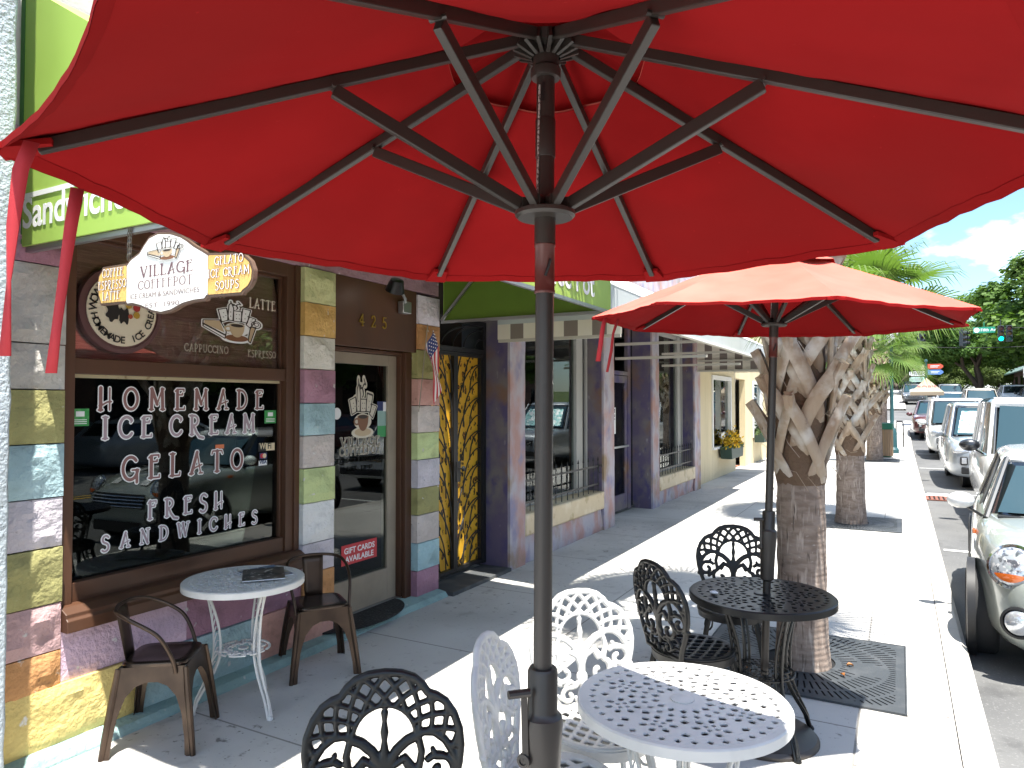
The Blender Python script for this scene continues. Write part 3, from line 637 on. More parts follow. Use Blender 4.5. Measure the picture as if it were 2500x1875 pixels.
mb.bar((AX1-.014, AY0, zb-.012), (AX1-.014, AY1, zb-.012), .025, .024); mb.bar((AX0, AY1-.045, zb), (AX0+.72, AY1-.045, zb+.75), .022, .022)
S.put('frame', mb, m_alu, smooth=0)
mb = MB(); mb.box(AX0-.03, AX0, AY0-.004, AY0+.016, zb-.01, zt); S.put('edge_trim', mb, m_grtrim, smooth=0)
mb = MB(); mb.box(AX0+.01, AX1-.05, AY0-.004, AY0, 2.645, 2.668); S.put('white_stripe', mb, m_wht, smooth=0)
o = text_mesh('lettering', 'Sandwiches', .20, m_wht, aw, Vector((AX0+.008, AY0-.003, 2.508))-S.o, (1, 0, 0), (0, 0, 1), (0, -1, 0), .0008, 'LEFT', .92, .003)
o = text_mesh('lettering', 'Village Coffee Pot', .25, m_wht, aw, Vector((AX1+.002, 4.95, 2.49))-S.o, (0, 1, 0), (0, 0, 1), (1, 0, 0), .0008, 'RIGHT', 1.0, .004)

# hanging sign
hs = thing('hanging_sign', 'white and yellow shaped cafe sign hanging on chains under the awning', 'sign', (-2.6, 1.814, 2.2)); S = Sh(hs)
def spx(u, v, s_=3.16):  # zoom pixels -> sign plane (X, Z) at Y=1.814
    x, y = u/s_, 500+v/s_; k = 1.814; c, n = math.cos(R(28.605)), math.sin(R(28.605))
    t_ = (x-1250)/1736; X = k*(c*t_-n)/(n*t_+c); dep = -n*X+c*k; return (X, 1.7+dep*math.tan(math.atan((937.5-y)/1736)+R(1.468)))
OUT = [(790, 485), (985, 455), (1010, 420), (1075, 370), (1110, 310), (1150, 250), (1220, 215), (1320, 215), (1400, 240), (1450, 270), (1500, 310), (1570, 350), (1610, 375), (1800, 372), (1890, 385), (1940, 430), (1965, 500), (1960, 580), (1930, 640), (1885, 675), (1880, 695), (1605, 715), (1598, 740), (1500, 752), (1420, 775), (1330, 825), (1250, 845), (1180, 830), (1090, 790), (1030, 775), (985, 780), (970, 762), (780, 780), (778, 755), (762, 700), (755, 620), (765, 550), (790, 510)]
OUT = [spx(*p) for p in OUT]; bx = (min(p[0] for p in OUT)-.02, max(p[0] for p in OUT)+.02, min(p[1] for p in OUT)-.02, max(p[1] for p in OUT)+.02)
SY = 1.814
pl_ = lambda y: (lambda u, v, h: (u, y-h, v))
mb = MB(); plate(mb, lambda X, Y: poly_sdf(X, Y, OUT), bx, .007, pl_(SY), t=.009); S.put('board', mb, mat('brown_sign_edge', (.12, .07, .045), .5), smooth=.4)
xl, xr = spx(985, 600)[0], spx(1612, 600)[0]
m_sgw = mat('sign_white', (.78, .76, .70), .45); m_sgy = mat('sign_yellow', (.72, .45, .13), .5, mix=[((.6, .36, .1), 12, .5, .7)])
mb = MB(); plate(mb, lambda X, Y: np.maximum(poly_sdf(X, Y, OUT)+.009, np.maximum(xl-X, X-xr)), bx, .007, pl_(SY-.0105), t=.0006, back=False); S.put('white_face', mb, m_sgw, smooth=0)
for a, b_ in ((-9, xl-.002), (xr+.002, 9)):
    mb = MB(); plate(mb, lambda X, Y: np.maximum(poly_sdf(X, Y, OUT)+.009, np.maximum(a-X, X-b_)), bx, .007, pl_(SY-.0105), t=.0006, back=False); S.put('yellow_face', mb, m_sgy, smooth=0)
m_plum = mat('plum_vinyl', (.16, .09, .10), .5)
def sgl(txt, u0, vt, vb, u1, m, wf=.055):
    (x0, zb_), (x1, _) , (_, zt_) = spx(u0, vb), spx(u1, vb), spx(u0, vt); h = zt_-zb_; nat = sum((GL[c][0]+.1 if c in GL else .4) for c in txt)-.1; k = (x1-x0)/nat/h
    q = MB(); letters(q, txt, 0, 0, 1., lambda u, v, w_: (x0+u*h*k, SY-.0125-w_, zb_+v*h), wf, sp=.1, res=1/20, t=.0003); S.put('lettering', q, m, smooth=0)
sgl('VILLAGE', 1090, 485, 565, 1495, m_plum, .07); sgl('COFFEEPOT', 1075, 595, 660, 1495, m_plum, .055)
def sgt(s, u0, vb, u1, hpx, m, bold=0., dy=.0125, font=False):
    (x0, z0_), (x1, _), (_, z1_) = spx(u0, vb), spx(u1, vb), spx(u0, vb-hpx)
    o = text_mesh('lettering', s, 1., m, hs, (0, 0, 0), (1, 0, 0), (0, 0, 1), (0, -1, 0), .0003, 'LEFT', 1., bold)
    wd = max(v.co.x for v in o.data.vertices); h = (z1_-z0_)/.72
    for v in o.data.vertices: v.co = Vector((x0+v.co.x*(x1-x0)/wd, SY-dy+v.co.y*.1, z0_+v.co.z*h))-S.o
m_pale = mat('faded_plum_vinyl', (.20, .14, .14), .5)
sgt('ICE CREAM & SANDWICHES', 1010, 735, 1550, 40, m_pale); sgt('EST. 1990', 1130, 800, 1395, 36, m_pale)
for s_, u0, vb, u1 in (('COFFEE', 800, 568, 962), ('ESPRESSO', 772, 662, 986), ('LATTE', 803, 742, 936), ('GELATO', 1668, 470, 1890), ('ICE CREAM', 1618, 570, 1932), ('SOUPS', 1674, 660, 1858)):
    sgl(s_, u0, vb-62, vb, u1, m_picbrown, .11); 
    (x0, zb_), (x1, _), (_, zt_) = spx(u0, vb), spx(u1, vb), spx(u0, vb-62); h = zt_-zb_; nat = sum((GL[c][0]+.1 if c in GL else .4) for c in s_)-.1; k = (x1-x0)/nat/h
    q = MB(); letters(q, s_, 0, 0, 1., lambda u, v, w_: (x0+u*h*k, SY-.0138-w_, zb_+v*h), .05, sp=.1, res=1/22, t=.0003); S.put('lettering', q, m_wht, smooth=0)
(x0, z0), (x1, z1) = spx(1150, 440), spx(1430, 215)
picture(lambda u, v, h: (x0+(x1-x0)*u, SY-.0122-h*.1, z0-.012+(z1-z0)*v*1.05), S.put, hs, (m_sgw, m_picline, m_pictan, m_picbrown), .1, res=.014)
mb = MB()
for X in (spx(985, 430)[0], spx(1615, 400)[0]):
    for kx in (-.006, .006):
        for k in range(6):
            z = 2.30+k*.024
            mb.tube([(X+kx+.006*math.cos(a)*(k % 2), SY+.006*math.cos(a)*(1-k % 2), z+.015*math.sin(a)) for a in [2*math.pi*q/8 for q in range(9)]], .0022, 5, cap=False)
S.put('chain', mb, mat('chain_steel', (.18, .16, .13), .45, .9))
# ------------------------------------------------------------------ leopard gate
def leopard():
    m = mat('leopard_painted_panel', (.80, .45, .03), .55, mix=[((.66, .34, .02), 2, .4, .7)]); t = m.node_tree; b = t.nodes['Principled BSDF']; src = b.inputs['Base Color'].links[0].from_socket
    co = t.nodes.new('ShaderNodeTexCoord'); mp_ = t.nodes.new('ShaderNodeMapping'); mp_.inputs['Scale'].default_value = (1, 1.25, .8); t.links.new(co.outputs['Object'], mp_.inputs[0])
    nz_ = t.nodes.new('ShaderNodeTexNoise'); nz_.inputs['Scale'].default_value = 14; t.links.new(mp_.outputs[0], nz_.inputs[0])
    ad = t.nodes.new('ShaderNodeMix'); ad.data_type = 'RGBA'; ad.blend_type = 'LINEAR_LIGHT'; ad.inputs[0].default_value = .035; t.links.new(mp_.outputs[0], ad.inputs[6]); t.links.new(nz_.outputs['Color'], ad.inputs[7])
    vo = t.nodes.new('ShaderNodeTexVoronoi'); vo.inputs['Scale'].default_value = 15; t.links.new(ad.outputs[2], vo.inputs[0])
    r = t.nodes.new('ShaderNodeValToRGB'); e = r.color_ramp; e.interpolation = 'CONSTANT'
    e.elements[0].position = 0; e.elements[0].color = (.6, .6, .6, 1); e.elements[1].position = .17; e.elements[1].color = (1, 1, 1, 1)
    q = e.elements.new(.37); q.color = (0, 0, 0, 1)
    t.links.new(vo.outputs['Distance'], r.inputs[0])
    n2 = t.nodes.new('ShaderNodeTexNoise'); n2.inputs['Scale'].default_value = 20; t.links.new(co.outputs['Object'], n2.inputs[0])
    gt = t.nodes.new('ShaderNodeMath'); gt.operation = 'GREATER_THAN'; gt.inputs[1].default_value = .42; t.links.new(n2.outputs[0], gt.inputs[0])
    i1 = t.nodes.new('ShaderNodeMath'); i1.operation = 'GREATER_THAN'; i1.inputs[1].default_value = .8; t.links.new(r.outputs[0], i1.inputs[0])
    an = t.nodes.new('ShaderNodeMath'); an.operation = 'MULTIPLY'; t.links.new(i1.outputs[0], an.inputs[0]); t.links.new(gt.outputs[0], an.inputs[1])
    i2 = t.nodes.new('ShaderNodeMath'); i2.operation = 'COMPARE'; i2.inputs[1].default_value = .6; i2.inputs[2].default_value = .1; t.links.new(r.outputs[0], i2.inputs[0])
    m1 = t.nodes.new('ShaderNodeMix'); m1.data_type = 'RGBA'; m1.inputs[7].default_value = (.26, .075, .01, 1); t.links.new(i2.outputs[0], m1.inputs[0]); t.links.new(src, m1.inputs[6])
    m2 = t.nodes.new('ShaderNodeMix'); m2.data_type = 'RGBA'; m2.inputs[7].default_value = (.012, .010, .008, 1); t.links.new(an.outputs[0], m2.inputs[0]); t.links.new(m1.outputs[2], m2.inputs[6]); t.links.new(m2.outputs[2], b.inputs['Base Color'])
    return m
m_wi = mat('black_wrought_iron', (.012, .012, .013), .45, bump=(80, .2, .002))
gt_ = thing('leopard_gate', 'black iron double gate over yellow leopard spotted panels', 'gate', (-3.78, 5.79, .05)); S = Sh(gt_)
X0 = -3.78; Y0, Y1, YM = 5.262, 6.318, 5.765
mb = MB()
for y in (Y0, Y1-.05): mb.box(X0-.03, X0+.03, y, y+.05, .06, 2.52)
mb.box(X0-.03, X0+.03, Y0+.05, Y1-.05, 2.19, 2.235); mb.box(X0-.03, X0+.03, Y0+.05, Y1-.05, 2.475, 2.52)
for k in range(4): mb.tube([(X0+.005, y, z) for y, z in arc(Y1-.05, 2.24, .14+.2*k, 90, 180, 12, ry=min(.235, .1+.09*k))], .009, 6)
S.put('gate_frame', mb, m_wi, smooth=.5)
for a, b_, dirn in ((Y0+.052, YM-.002, 1), (YM+.002, Y1-.052, -1)):
    mb = MB(); mb.box(X0-.022, X0+.022, a, a+.032, .075, 2.186); mb.box(X0-.022, X0+.022, b_-.032, b_, .075, 2.186); mb.box(X0-.02, X0+.02, a+.033, b_-.033, .075, .11); mb.box(X0-.02, X0+.02, a+.033, b_-.033, 2.15, 2.186)
    leaf = S.put('gate_leaf', mb, m_wi, smooth=0)
    mb = MB(); mb.box(X0-.034, X0-.024, a+.02, b_-.02, .09, 2.17); S.put('leopard_panel', mb, leopard(), leaf, smooth=0)
    mb = MB(); cy_ = a+.033 if dirn > 0 else b_-.033; wd = b_-a-.066
    # fish-scale arcs, stacked up the outer stile
    for k in range(-2, 7):
        zc = .12+k*.335
        for rr in (1., .72, .44):
            pts = [(X0+.004, cy_+dirn*wd*rr*math.cos(R(t)), zc+.62*rr*math.sin(R(t))) for t in range(0, 91, 6)]
            pts = [p for p in pts if .1 < p[2] < 2.16]
            if len(pts) > 2: mb.tube(pts, .0068, 6)
    S.put('scroll_bars', mb, m_wi, leaf, smooth=1)
    if dirn < 0:
        mb = MB(); mb.box(X0+.022, X0+.03, a, a+.07, .93, 1.13); mb.lathe([(.008, 0), (.008, .04), (.024, .045), (.026, .06), (.015, .07), (.001, .072)], 16, (X0+.03, a+.035, 1.06), (1, 0, 0)); S.put('lock_plate', mb, m_wi, leaf, smooth=.5)
mb = MB(); mb.box(-3.80, -3.452, 5.255, 6.325, -.02, .034); st = finish('gate_step', mb, mat('dark_worn_step', (.06, .065, .068), .7, mix=[((.13, .12, .11), 5, .5, .68, 5), ((.03, .03, .03), 3, .55, .7)], bump=(50, .4, .004)), smooth=0, bevel=.006)
tag(st, 'dark worn slab in front of the leopard gate', 'step')
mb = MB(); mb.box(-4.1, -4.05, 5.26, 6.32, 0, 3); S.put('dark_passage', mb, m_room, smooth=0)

# ------------------------------------------------------------------ purple jewellery shop
def purple(nm, base, c2, c3, c4):
    return mat(nm, base, .75, mix=[(c2, 3.2, .44, .62, 5, (1, 1, .7)), (c3, 4.1, .55, .68, 5, (1.3, 1, .8)), (c4, 2.1, .56, .70, 6), ((.50, .48, .50), 11, .64, .8, 4, (1, 1, .5), .6)], bump=(35, .4, .006))
m_purA = purple('purple_sponged_plaster', (.12, .095, .165), (.19, .165, .165), (.085, .07, .17), (.20, .115, .08))
m_purB = purple('lilac_sponged_plaster', (.43, .40, .44), (.44, .26, .23), (.27, .25, .36), (.30, .21, .13))
pur = thing('purple_shop_building', 'jewellery shop front of purple and pink sponged pillars with iron railings', 'building', (-4.4, 10.2, 0)); S = Sh(pur)
PX = -3.47
def ppillar(y0, y1, depth=.36, zt_=2.95):
    mb = MB(); nz_ = 40; front = []; side = []
    def n(y, z): return noise.noise((y*4, z*5, 2))*.010+noise.noise((y*13, z*14, 5))*.005
    ys = [y0+(y1-y0)*k/10 for k in range(11)]
    P = []
    for i in range(nz_+1):
        z = -.02+(zt_+.02)*i/nz_
        P.append([(PX-depth, y0+.012, z), (PX-depth*.5, y0+.008+n(1, z)*.5, z), (PX-.03, y0+n(2, z)*.6, z)]+[(PX+n(y, z)*(1. if 0 < k < 10 else .5), y, z) for k, y in enumerate(ys)]+[(PX-.02, y1+n(9, z)*.5, z), (PX-depth, y1, z)])
    mb.mi = 0; k = len(P[0])
    vs = [p for r in P for p in r]; fa = []; fb = []
    for i in range(nz_):
        for j in range(k-1): (fa if (j < 2 or j >= k-2) else fb).append((i*k+j, i*k+j+1, (i+1)*k+j+1, (i+1)*k+j))
    mb.add(vs, fa); s0 = len(mb.f); mb.f += [q for q in fb]; mb.m += [1]*len(fb)
    return S.put('pillar', mb, [m_purA, m_purB], smooth=.9)
PB = [(6.325, 6.655), (8.92, 9.315), (11.05, 11.41), (13.70, 14.16)]
for a, b_ in PB: ppillar(a, b_)
mb = MB(); mb.box(-3.9, PX-.02, 5.25, 14.16, 2.952, 4.2)
for yc in (7.8, 10.2, 12.5): mb.tube([(PX-.03, y, z) for y, z in arc(yc, 2.95, 1.1, 0, 180, 16, ry=.35)], .1, 8)
S.put('wall', mb, m_purB, smooth=0)
mb = MB(); mb.box(-4.4, -3.6, 6.21, 14.16, 4.203, 5.2); S.put('upper_wall', mb, mat('red_brick_wall', (.30, .12, .08), .85, mix=[((.42, .3, .25), 20, .5, .6, 2, (1, .4, 3))], bump=(20, .4, .01)), smooth=0)
m_trimw = mat('pale_grey_trim', (.40, .39, .36), .6); m_marb = mat('cream_faux_marble', (.62, .50, .32), .5, mix=[((.45, .34, .18), 5, .54, .62, 6), ((.75, .66, .5), 3, .5, .7)], bump=(6, .3, .02))
GXp = -3.72
m_rint = mat('jewellery_shop_interior', (.10, .10, .10), .9, mix=[((.04, .04, .04), 1.3, .45, .6), ((.22, .2, .18), 3, .62, .75)])
for a, b_, zt_, zl, zl2 in ((6.657, 8.917, .52, .285, .27), (11.412, 13.697, .47, .235, .2)):
    mb = MB(); mb.box(GXp-.03, PX+.012, a, b_, zl, zt_); S.put('ledge', mb, m_marb, bevel=.02)
    mb = MB(); P = [[(PX-.03+.03*noise.noise((y*3, z*6, 1)), y, z) for y in [a+(b_-a)*k/24 for k in range(25)]] for z in [-.02, .06, .14, zl-.002]]; mb.grid(P); S.put('base_wall', mb, m_purB)
    mb = MB(); mb.box(GXp-.04, GXp+.02, a+.002, a+.06, zt_+.002, 2.95); mb.box(GXp-.04, GXp+.04, b_-.42, b_-.22, zt_+.002, 2.95); mb.box(GXp-.03, GXp+.02, b_-.06, b_-.002, zt_+.002, 2.95); mb.box(GXp-.03, GXp+.018, a+.061, b_-.421, zt_+.002, zt_+.05); mb.box(GXp-.03, GXp+.018, a+.061, b_-.421, 2.88, 2.95); mb.box(GXp-.03, GXp+.018, b_-.219, b_-.061, zt_+.002, zt_+.05); w_ = S.put('window', mb, m_trimw, smooth=0, bevel=.004)
    mb = MB(); mb.box(GXp-.008, GXp-.002, a+.06, b_-.42, zt_+.004, 2.94); S.put('pane', mb, m_glass_clear, w_, smooth=0)
    mb = MB(); mb.box(GXp-.03, GXp-.01, b_-.219, b_-.061, zt_+.004, 2.94); S.put('side_panel', mb, mat('dark_window_side', (.02, .02, .022), .3), w_, smooth=0)
    mb = MB(); x_ = PX-.06
    n_ = int((b_-a-.1)/.155)
    for k in range(n_+1):
        y = a+.06+(b_-a-.12)*k/n_
        mb.tube([(x_, y, zt_), (x_, y, zt_+.40)], .0065, 5); mb.lathe([(.001, 0), (.012, .012), (.009, .03), (.001, .065)], 5, (x_, y, zt_+.40)); mb.lathe([(.001, -.012), (.012, 0), (.001, .012)], 5, (x_, y, zt_+.30))
    for z in (zt_+.10, zt_+.335): mb.bar((x_, a+.02, z), (x_, b_-.02, z), .01, .022)
    for s_ in (a+.03, b_-.05):
        mb.tube([(x_+.03, y, z) for y, z in arc(s_, zt_+.30, .06, 0, 300, 12)], .005, 5)
    S.put('window_railing', mb, m_wi, smooth=.8)
mb = MB(); mb.box(-6.5, -3.76, 6.40, 6.44, 0, 2.98); mb.box(-6.5, -6.46, 6.4, 14.1, 0, 2.98); mb.box(-6.5, -3.76, 14.06, 14.1, 0, 2.98); mb.box(-6.5, -3.76, 6.44, 14.06, 2.96, 3.0); mb.box(-6.4, -3.78, 6.44, 14.06, .02, .05)
mb.box(-4.5, -3.76, 6.5, 8.9, .05, .44); mb.box(-4.5, -3.76, 11.4, 13.7, .05, .40)
S.put('shop_interior', mb, m_rint, smooth=0)
# door bay
mb = MB(); dyA, dyB = 9.32, 11.045; XD = -3.78
mb.box(XD-.05, XD, dyA, dyA+.55, .03, .30); mb.box(XD-.05, XD+.01, dyA+.551, dyA+.64, .02, 2.96); mb.box(XD-.05, XD+.01, dyA+1.42, dyA+1.55, .02, 2.96); mb.box(XD-.05, XD+.012, dyA, dyA+.55, 2.12, 2.18); mb.box(XD-.05, XD+.012, dyA+.641, dyA+1.419, 2.12, 2.18)
fr = S.put('door_frame', mb, m_purA, smooth=0, bevel=.004)
mb = MB(); mb.box(XD-.03, XD-.024, dyA, dyA+.55, .30, 2.95); mb.box(XD-.03, XD-.024, dyA+1.55, dyB, .05, 2.95); S.put('side_pane', mb, m_glass, fr, smooth=0)
mb = MB(); a, b_ = dyA+.645, dyA+1.415
mb.box(XD-.045, XD-.005, a, a+.09, .03, 2.11); mb.box(XD-.045, XD-.005, b_-.09, b_, .03, 2.11); mb.box(XD-.045, XD-.005, a+.091, b_-.091, .03, .28); mb.box(XD-.045, XD-.005, a+.091, b_-.091, 2.0, 2.11); dr = S.put('door', mb, m_purA, smooth=0, bevel=.004)
mb = MB(); mb.box(XD-.03, XD-.024, a+.09, b_-.09, .28, 2.0); S.put('pane', mb, m_glass, dr, smooth=0)
mb = MB(); mb.bar((XD+.03, a+.05, 1.02), (XD+.03, b_-.05, 1.02), .03, .03); S.put('push_bar', mb, m_alu, dr, smooth=0)
mb = MB(); mb.box(XD-.023, XD-.02, a+.16, a+.30, 1.22, 1.62); S.put('pull_sign', mb, m_wht, dr, smooth=0)
mb = MB(); mb.box(XD+.0125, XD+.0145, a-.075, a-.02, .78, 1.12); mb.box(XD+.0125, XD+.0145, a-.075, a-.02, 1.42, 1.6); S.put('notice', mb, m_wht, fr, smooth=0)
text_mesh('lettering', 'PULL', .085, m_black, dr, Vector((XD-.018, a+.21, 1.60))-S.o, (0, 0, -1), (0, 1, 0), (1, 0, 0), .0004, 'LEFT', 1., .002)
# jewellery busts and cards
m_bust = mat('white_display_velvet', (.72, .72, .70), .8); m_grbust = mat('grey_display_velvet', (.35, .36, .37), .8)
def bust(x, y, z, h, m, lab):
    t = thing('display_bust', lab, 'display bust', (x, y, z), R(90), 'necklace busts in the purple shop window')
    mb = MB(); P = []
    for i in range(11):
        v = i/10; wd = [.19, .20, .20, .195, .18, .15, .10, .068, .06, .062, .07][i]*h/.5; dp = [.04, .05, .06, .07, .07, .06, .05, .045, .04, .04, .045][i]*h/.5
        P.append([(wd*math.cos(2*math.pi*k/16), dp*math.sin(2*math.pi*k/16)-.05*v*h, v*h) for k in range(16)])
    mb.grid(P, True); finish('bust', mb, m, t)
    mb = MB(); mb.tube([(.11*h/.5*math.sin(s_), -.075*h/.5-.03*math.cos(s_), h*(.62-.28*math.cos(s_/1.0)**2*(1 if abs(s_) < 1.5 else 0))) for s_ in [(-1.5+3*k/16) for k in range(17)]], .007, 5); finish('necklace', mb, m_chrome, t)
    return t
bust(-3.93, 7.05, .45, .44, m_bust, 'white necklace bust at the near end of the purple shop window')
bust(-3.92, 7.45, .45, .36, m_bust, 'low white necklace bust beside the umbrella pole in the window')
bust(-3.98, 7.95, .45, .60, m_grbust, 'tallest grey necklace bust in the purple shop window')
bust(-3.90, 8.3, .45, .46, m_bust, 'white necklace bust at the far end of the shop window')
# striped awning of the purple shop
m_awg = mat('grey_awning_fabric', (.52, .55, .55), .7, mix=[((.46, .49, .49), 2, .4, .7)]); m_awt = mat('white_awning_top', (.78, .78, .76), .6); m_awc = mat('cream_stripe', (.74, .69, .58), .7); m_awb = mat('taupe_stripe', (.22, .18, .155), .7); m_fr = mat('cream_awning_frame', (.50, .47, .40), .6)
aw = thing('striped_awning', 'long grey shop awning with cream and taupe striped ends on a pale frame', 'awning', (-3.47, 10, 2.3)); S = Sh(aw)
ax0, ax1, ay0, ay1 = -3.46, -2.18, 6.05, 13.9; z0, z1, zf, zt = 2.315, 2.46, 2.72, 3.45
mb = MB(); mb.prism([(ax1, z1+.03), (ax1+.003, zf), (ax0, zt), (ax0, zt-.012), (ax1-.012, zf-.012), (ax1-.012, z1+.03)], lambda u, v, w_: (u, w_, v), 5.44, ay1); S.put('front_fabric', mb, m_awg, smooth=0)  # near end carried past the end panel, added to shade the gap between awnings
mb = MB(); mb.prism([(ax1+.006, zf-.004), (ax1+.006, zf+.006), (ax0, zt+.012), (ax0, zt+.002)], lambda u, v, w_: (u, w_, v), 5.43, ay1+.01); mb.box(ax1-.014, ax1+.012, 5.44, ay1, z1+.005, z1+.03); S.put('top_fabric', mb, m_awt, smooth=0)
for y in (ay0, ay1):
    mb = MB()
    if y == ay0: mb.prism([(ax0, z1+.001), (ax1-.013, z1+.001), (ax1-.013, zf-.014), (ax0, zt-.014)], lambda u, v, w_: (u, w_, v), y, y+.008); S.put('end_panel', mb, m_awg, smooth=0)
    n_ = 9; zz0 = z0 if y == ay0 else z0-.02
    mb = MB()
    for k in range(n_):
        mb.mi = k % 2; xa, xb = ax0+(ax1-ax0)*k/n_, ax0+(ax1-ax0)*(k+1)/n_; tp = (lambda x: z1) if y == ay0 else (lambda x: zt-.02+(zf-zt)*(x-ax0)/(ax1-ax0)-.005)
        mb.prism([(xa, zz0), (xb, zz0), (xb, tp(xb)), (xa, tp(xa))], lambda u, v, w_: (u, w_, v), y+.001, y+.006)
    S.put('striped_valance', mb, [m_awc, m_awb], smooth=0)
mb = MB()
for y in (ay0+.03, 9.35, 11.55, ay1-.03):
    for z in (z0-.01, 2.50): mb.bar((ax0, y, z), (ax1-.02, y, z), .035, .035)
    mb.bar((ax0+.5, y, z0), (ax0+.5, y, 2.5), .03, .03)
    if y in (9.35, 11.55): mb.bar((ax0, y, z0-.1), (ax0, y, 2.9), .035, .035)
mb.bar((ax1-.02, ay0, z1+.01), (ax1-.02, ay1, z1+.01), .03, .03)
S.put('frame', mb, m_fr, smooth=0)

# ------------------------------------------------------------------ cream clapboard shop and what follows down the street
m_clap = mat('cream_clapboard', (.68, .58, .38), .7, mix=[((.60, .50, .32), 2, .4, .7, 4, (1, 1, .3))])
def clap():
    m = mat('cream_vertical_siding', (.66, .56, .36), .7, mix=[((.58, .49, .31), 2, .4, .7, 4, (1, 1, .3))])
    t = m.node_tree; b = t.nodes['Principled BSDF']; co = t.nodes.new('ShaderNodeTexCoord'); wv = t.nodes.new('ShaderNodeTexWave'); wv.bands_direction = 'Y'; wv.wave_profile = 'SAW'; wv.inputs['Scale'].default_value = 2.1
    t.links.new(co.outputs['Object'], wv.inputs[0]); cr = t.nodes.new('ShaderNodeValToRGB'); cr.color_ramp.elements[0].position = 0; cr.color_ramp.elements[1].position = .12; t.links.new(wv.outputs[0], cr.inputs[0])
    bp = t.nodes.new('ShaderNodeBump'); bp.inputs['Strength'].default_value = .8; bp.inputs['Distance'].default_value = .01; t.links.new(cr.outputs[0], bp.inputs['Height']); t.links.new(bp.outputs[0], b.inputs['Normal']); return m
m_side = clap(); m_white = mat('white_trim', (.74, .73, .70), .6); m_dkgreen = mat('dark_green_paint', (.025, .055, .045), .5)
crm = thing('cream_shop_building', 'cream board sided shop with white framed windows and a grey roof', 'building', (-4.6, 18.5, 0)); S = Sh(crm); KX = -3.62
ops = [(15.75, 17.75, .70, 2.30), (20.7, 22.2, .75, 2.30)]
mb = MB(); segs = [(14.35, 15.75, 0, 2.6), (15.75, 17.75, 0, .70), (15.75, 17.75, 2.30, 2.6), (17.75, 18.3, 0, 2.6), (19.6, 20.7, 0, 2.6), (20.7, 22.2, 0, .75), (20.7, 22.2, 2.3, 2.6), (22.2, 24, 0, 2.6), (18.3, 19.6, 2.3, 2.6)]
for a, b_, c0, c1 in segs: mb.box(KX-.15, KX, a, b_, c0-.02 if c0 == 0 else c0, c1)
S.put('wall', mb, m_side, smooth=0)
mb = MB(); mb.box(-4.3, KX-.151, 14.17, 14.34, 0, 5); mb.box(KX-.12, KX+.03, 14.24, 14.348, 0, 2.6); mb.box(-4.4, KX-.1, 14.17, 24, 2.601, 3.8); S.put('upper_wall', mb, m_clap, smooth=0)
for a, b_, c0, c1 in ops:
    mb = MB(); mb.box(KX-.06, KX+.03, a, a+.09, c0, c1); mb.box(KX-.06, KX+.03, b_-.09, b_, c0, c1); mb.box(KX-.06, KX+.03, a+.091, b_-.091, c1-.09, c1); mb.box(KX-.06, KX+.05, a, b_, c0-.05, c0-.002); w_ = S.put('window', mb, m_white, smooth=0)
    mb = MB(); mb.box(KX-.05, KX-.044, a+.09, b_-.09, c0, c1-.09); S.put('pane', mb, m_glass_clear, w_, smooth=0)
mb = MB(); mb.box(KX-.5, KX-.46, 18.3, 19.6, 0, 2.3); S.put('door', mb, m_clap, smooth=0)
mb = MB(); mb.box(-6.5, -6.4, 14.4, 24, 0, 2.6); mb.box(-6.4, KX-.16, 14.4, 24, 2.5, 2.6); mb.box(-6.4, KX-.16, 14.4, 14.44, 0, 2.5); mb.box(-6.4, KX-.16, 18.0, 18.04, 0, 2.5); mb.box(-6.4, KX-.16, 14.44, 24, -.01, .02)
for k in range(14):
    y = 15.6+rnd.random()*2.4; mb.box(-5.0-rnd.random(), -4.6, y, y+.15+rnd.random()*.3, .3, .8+rnd.random()*1.2)
S.put('shop_interior', mb, mat('gift_shop_interior', (.12, .09, .07), .9, mix=[((.35, .12, .06), 4, .52, .6), ((.04, .03, .03), 2, .45, .6), ((.45, .4, .33), 5, .62, .7)]), smooth=0)
# flat awning in front of the cream shop
aw = thing('grey_shop_awning', 'pale grey sloped awning above the cream shop windows', 'awning', (-3.6, 19, 2.4)); S = Sh(aw)
mb = MB(); mb.prism([(-2.35, 2.44), (-2.345, 2.68), (KX+.001, 3.3), (KX+.001, 3.27), (-2.365, 2.66), (-2.365, 2.44)], lambda u, v, w_: (u, w_, v), 13.95, 18.2); S.put('fabric', mb, m_awg, smooth=0)
mb = MB(); [mb.bar((KX, y, 2.45), (-2.37, y, 2.45), .03, .03) for y in (14.4, 16.3, 18.15)]; S.put('frame', mb, m_fr, smooth=0)
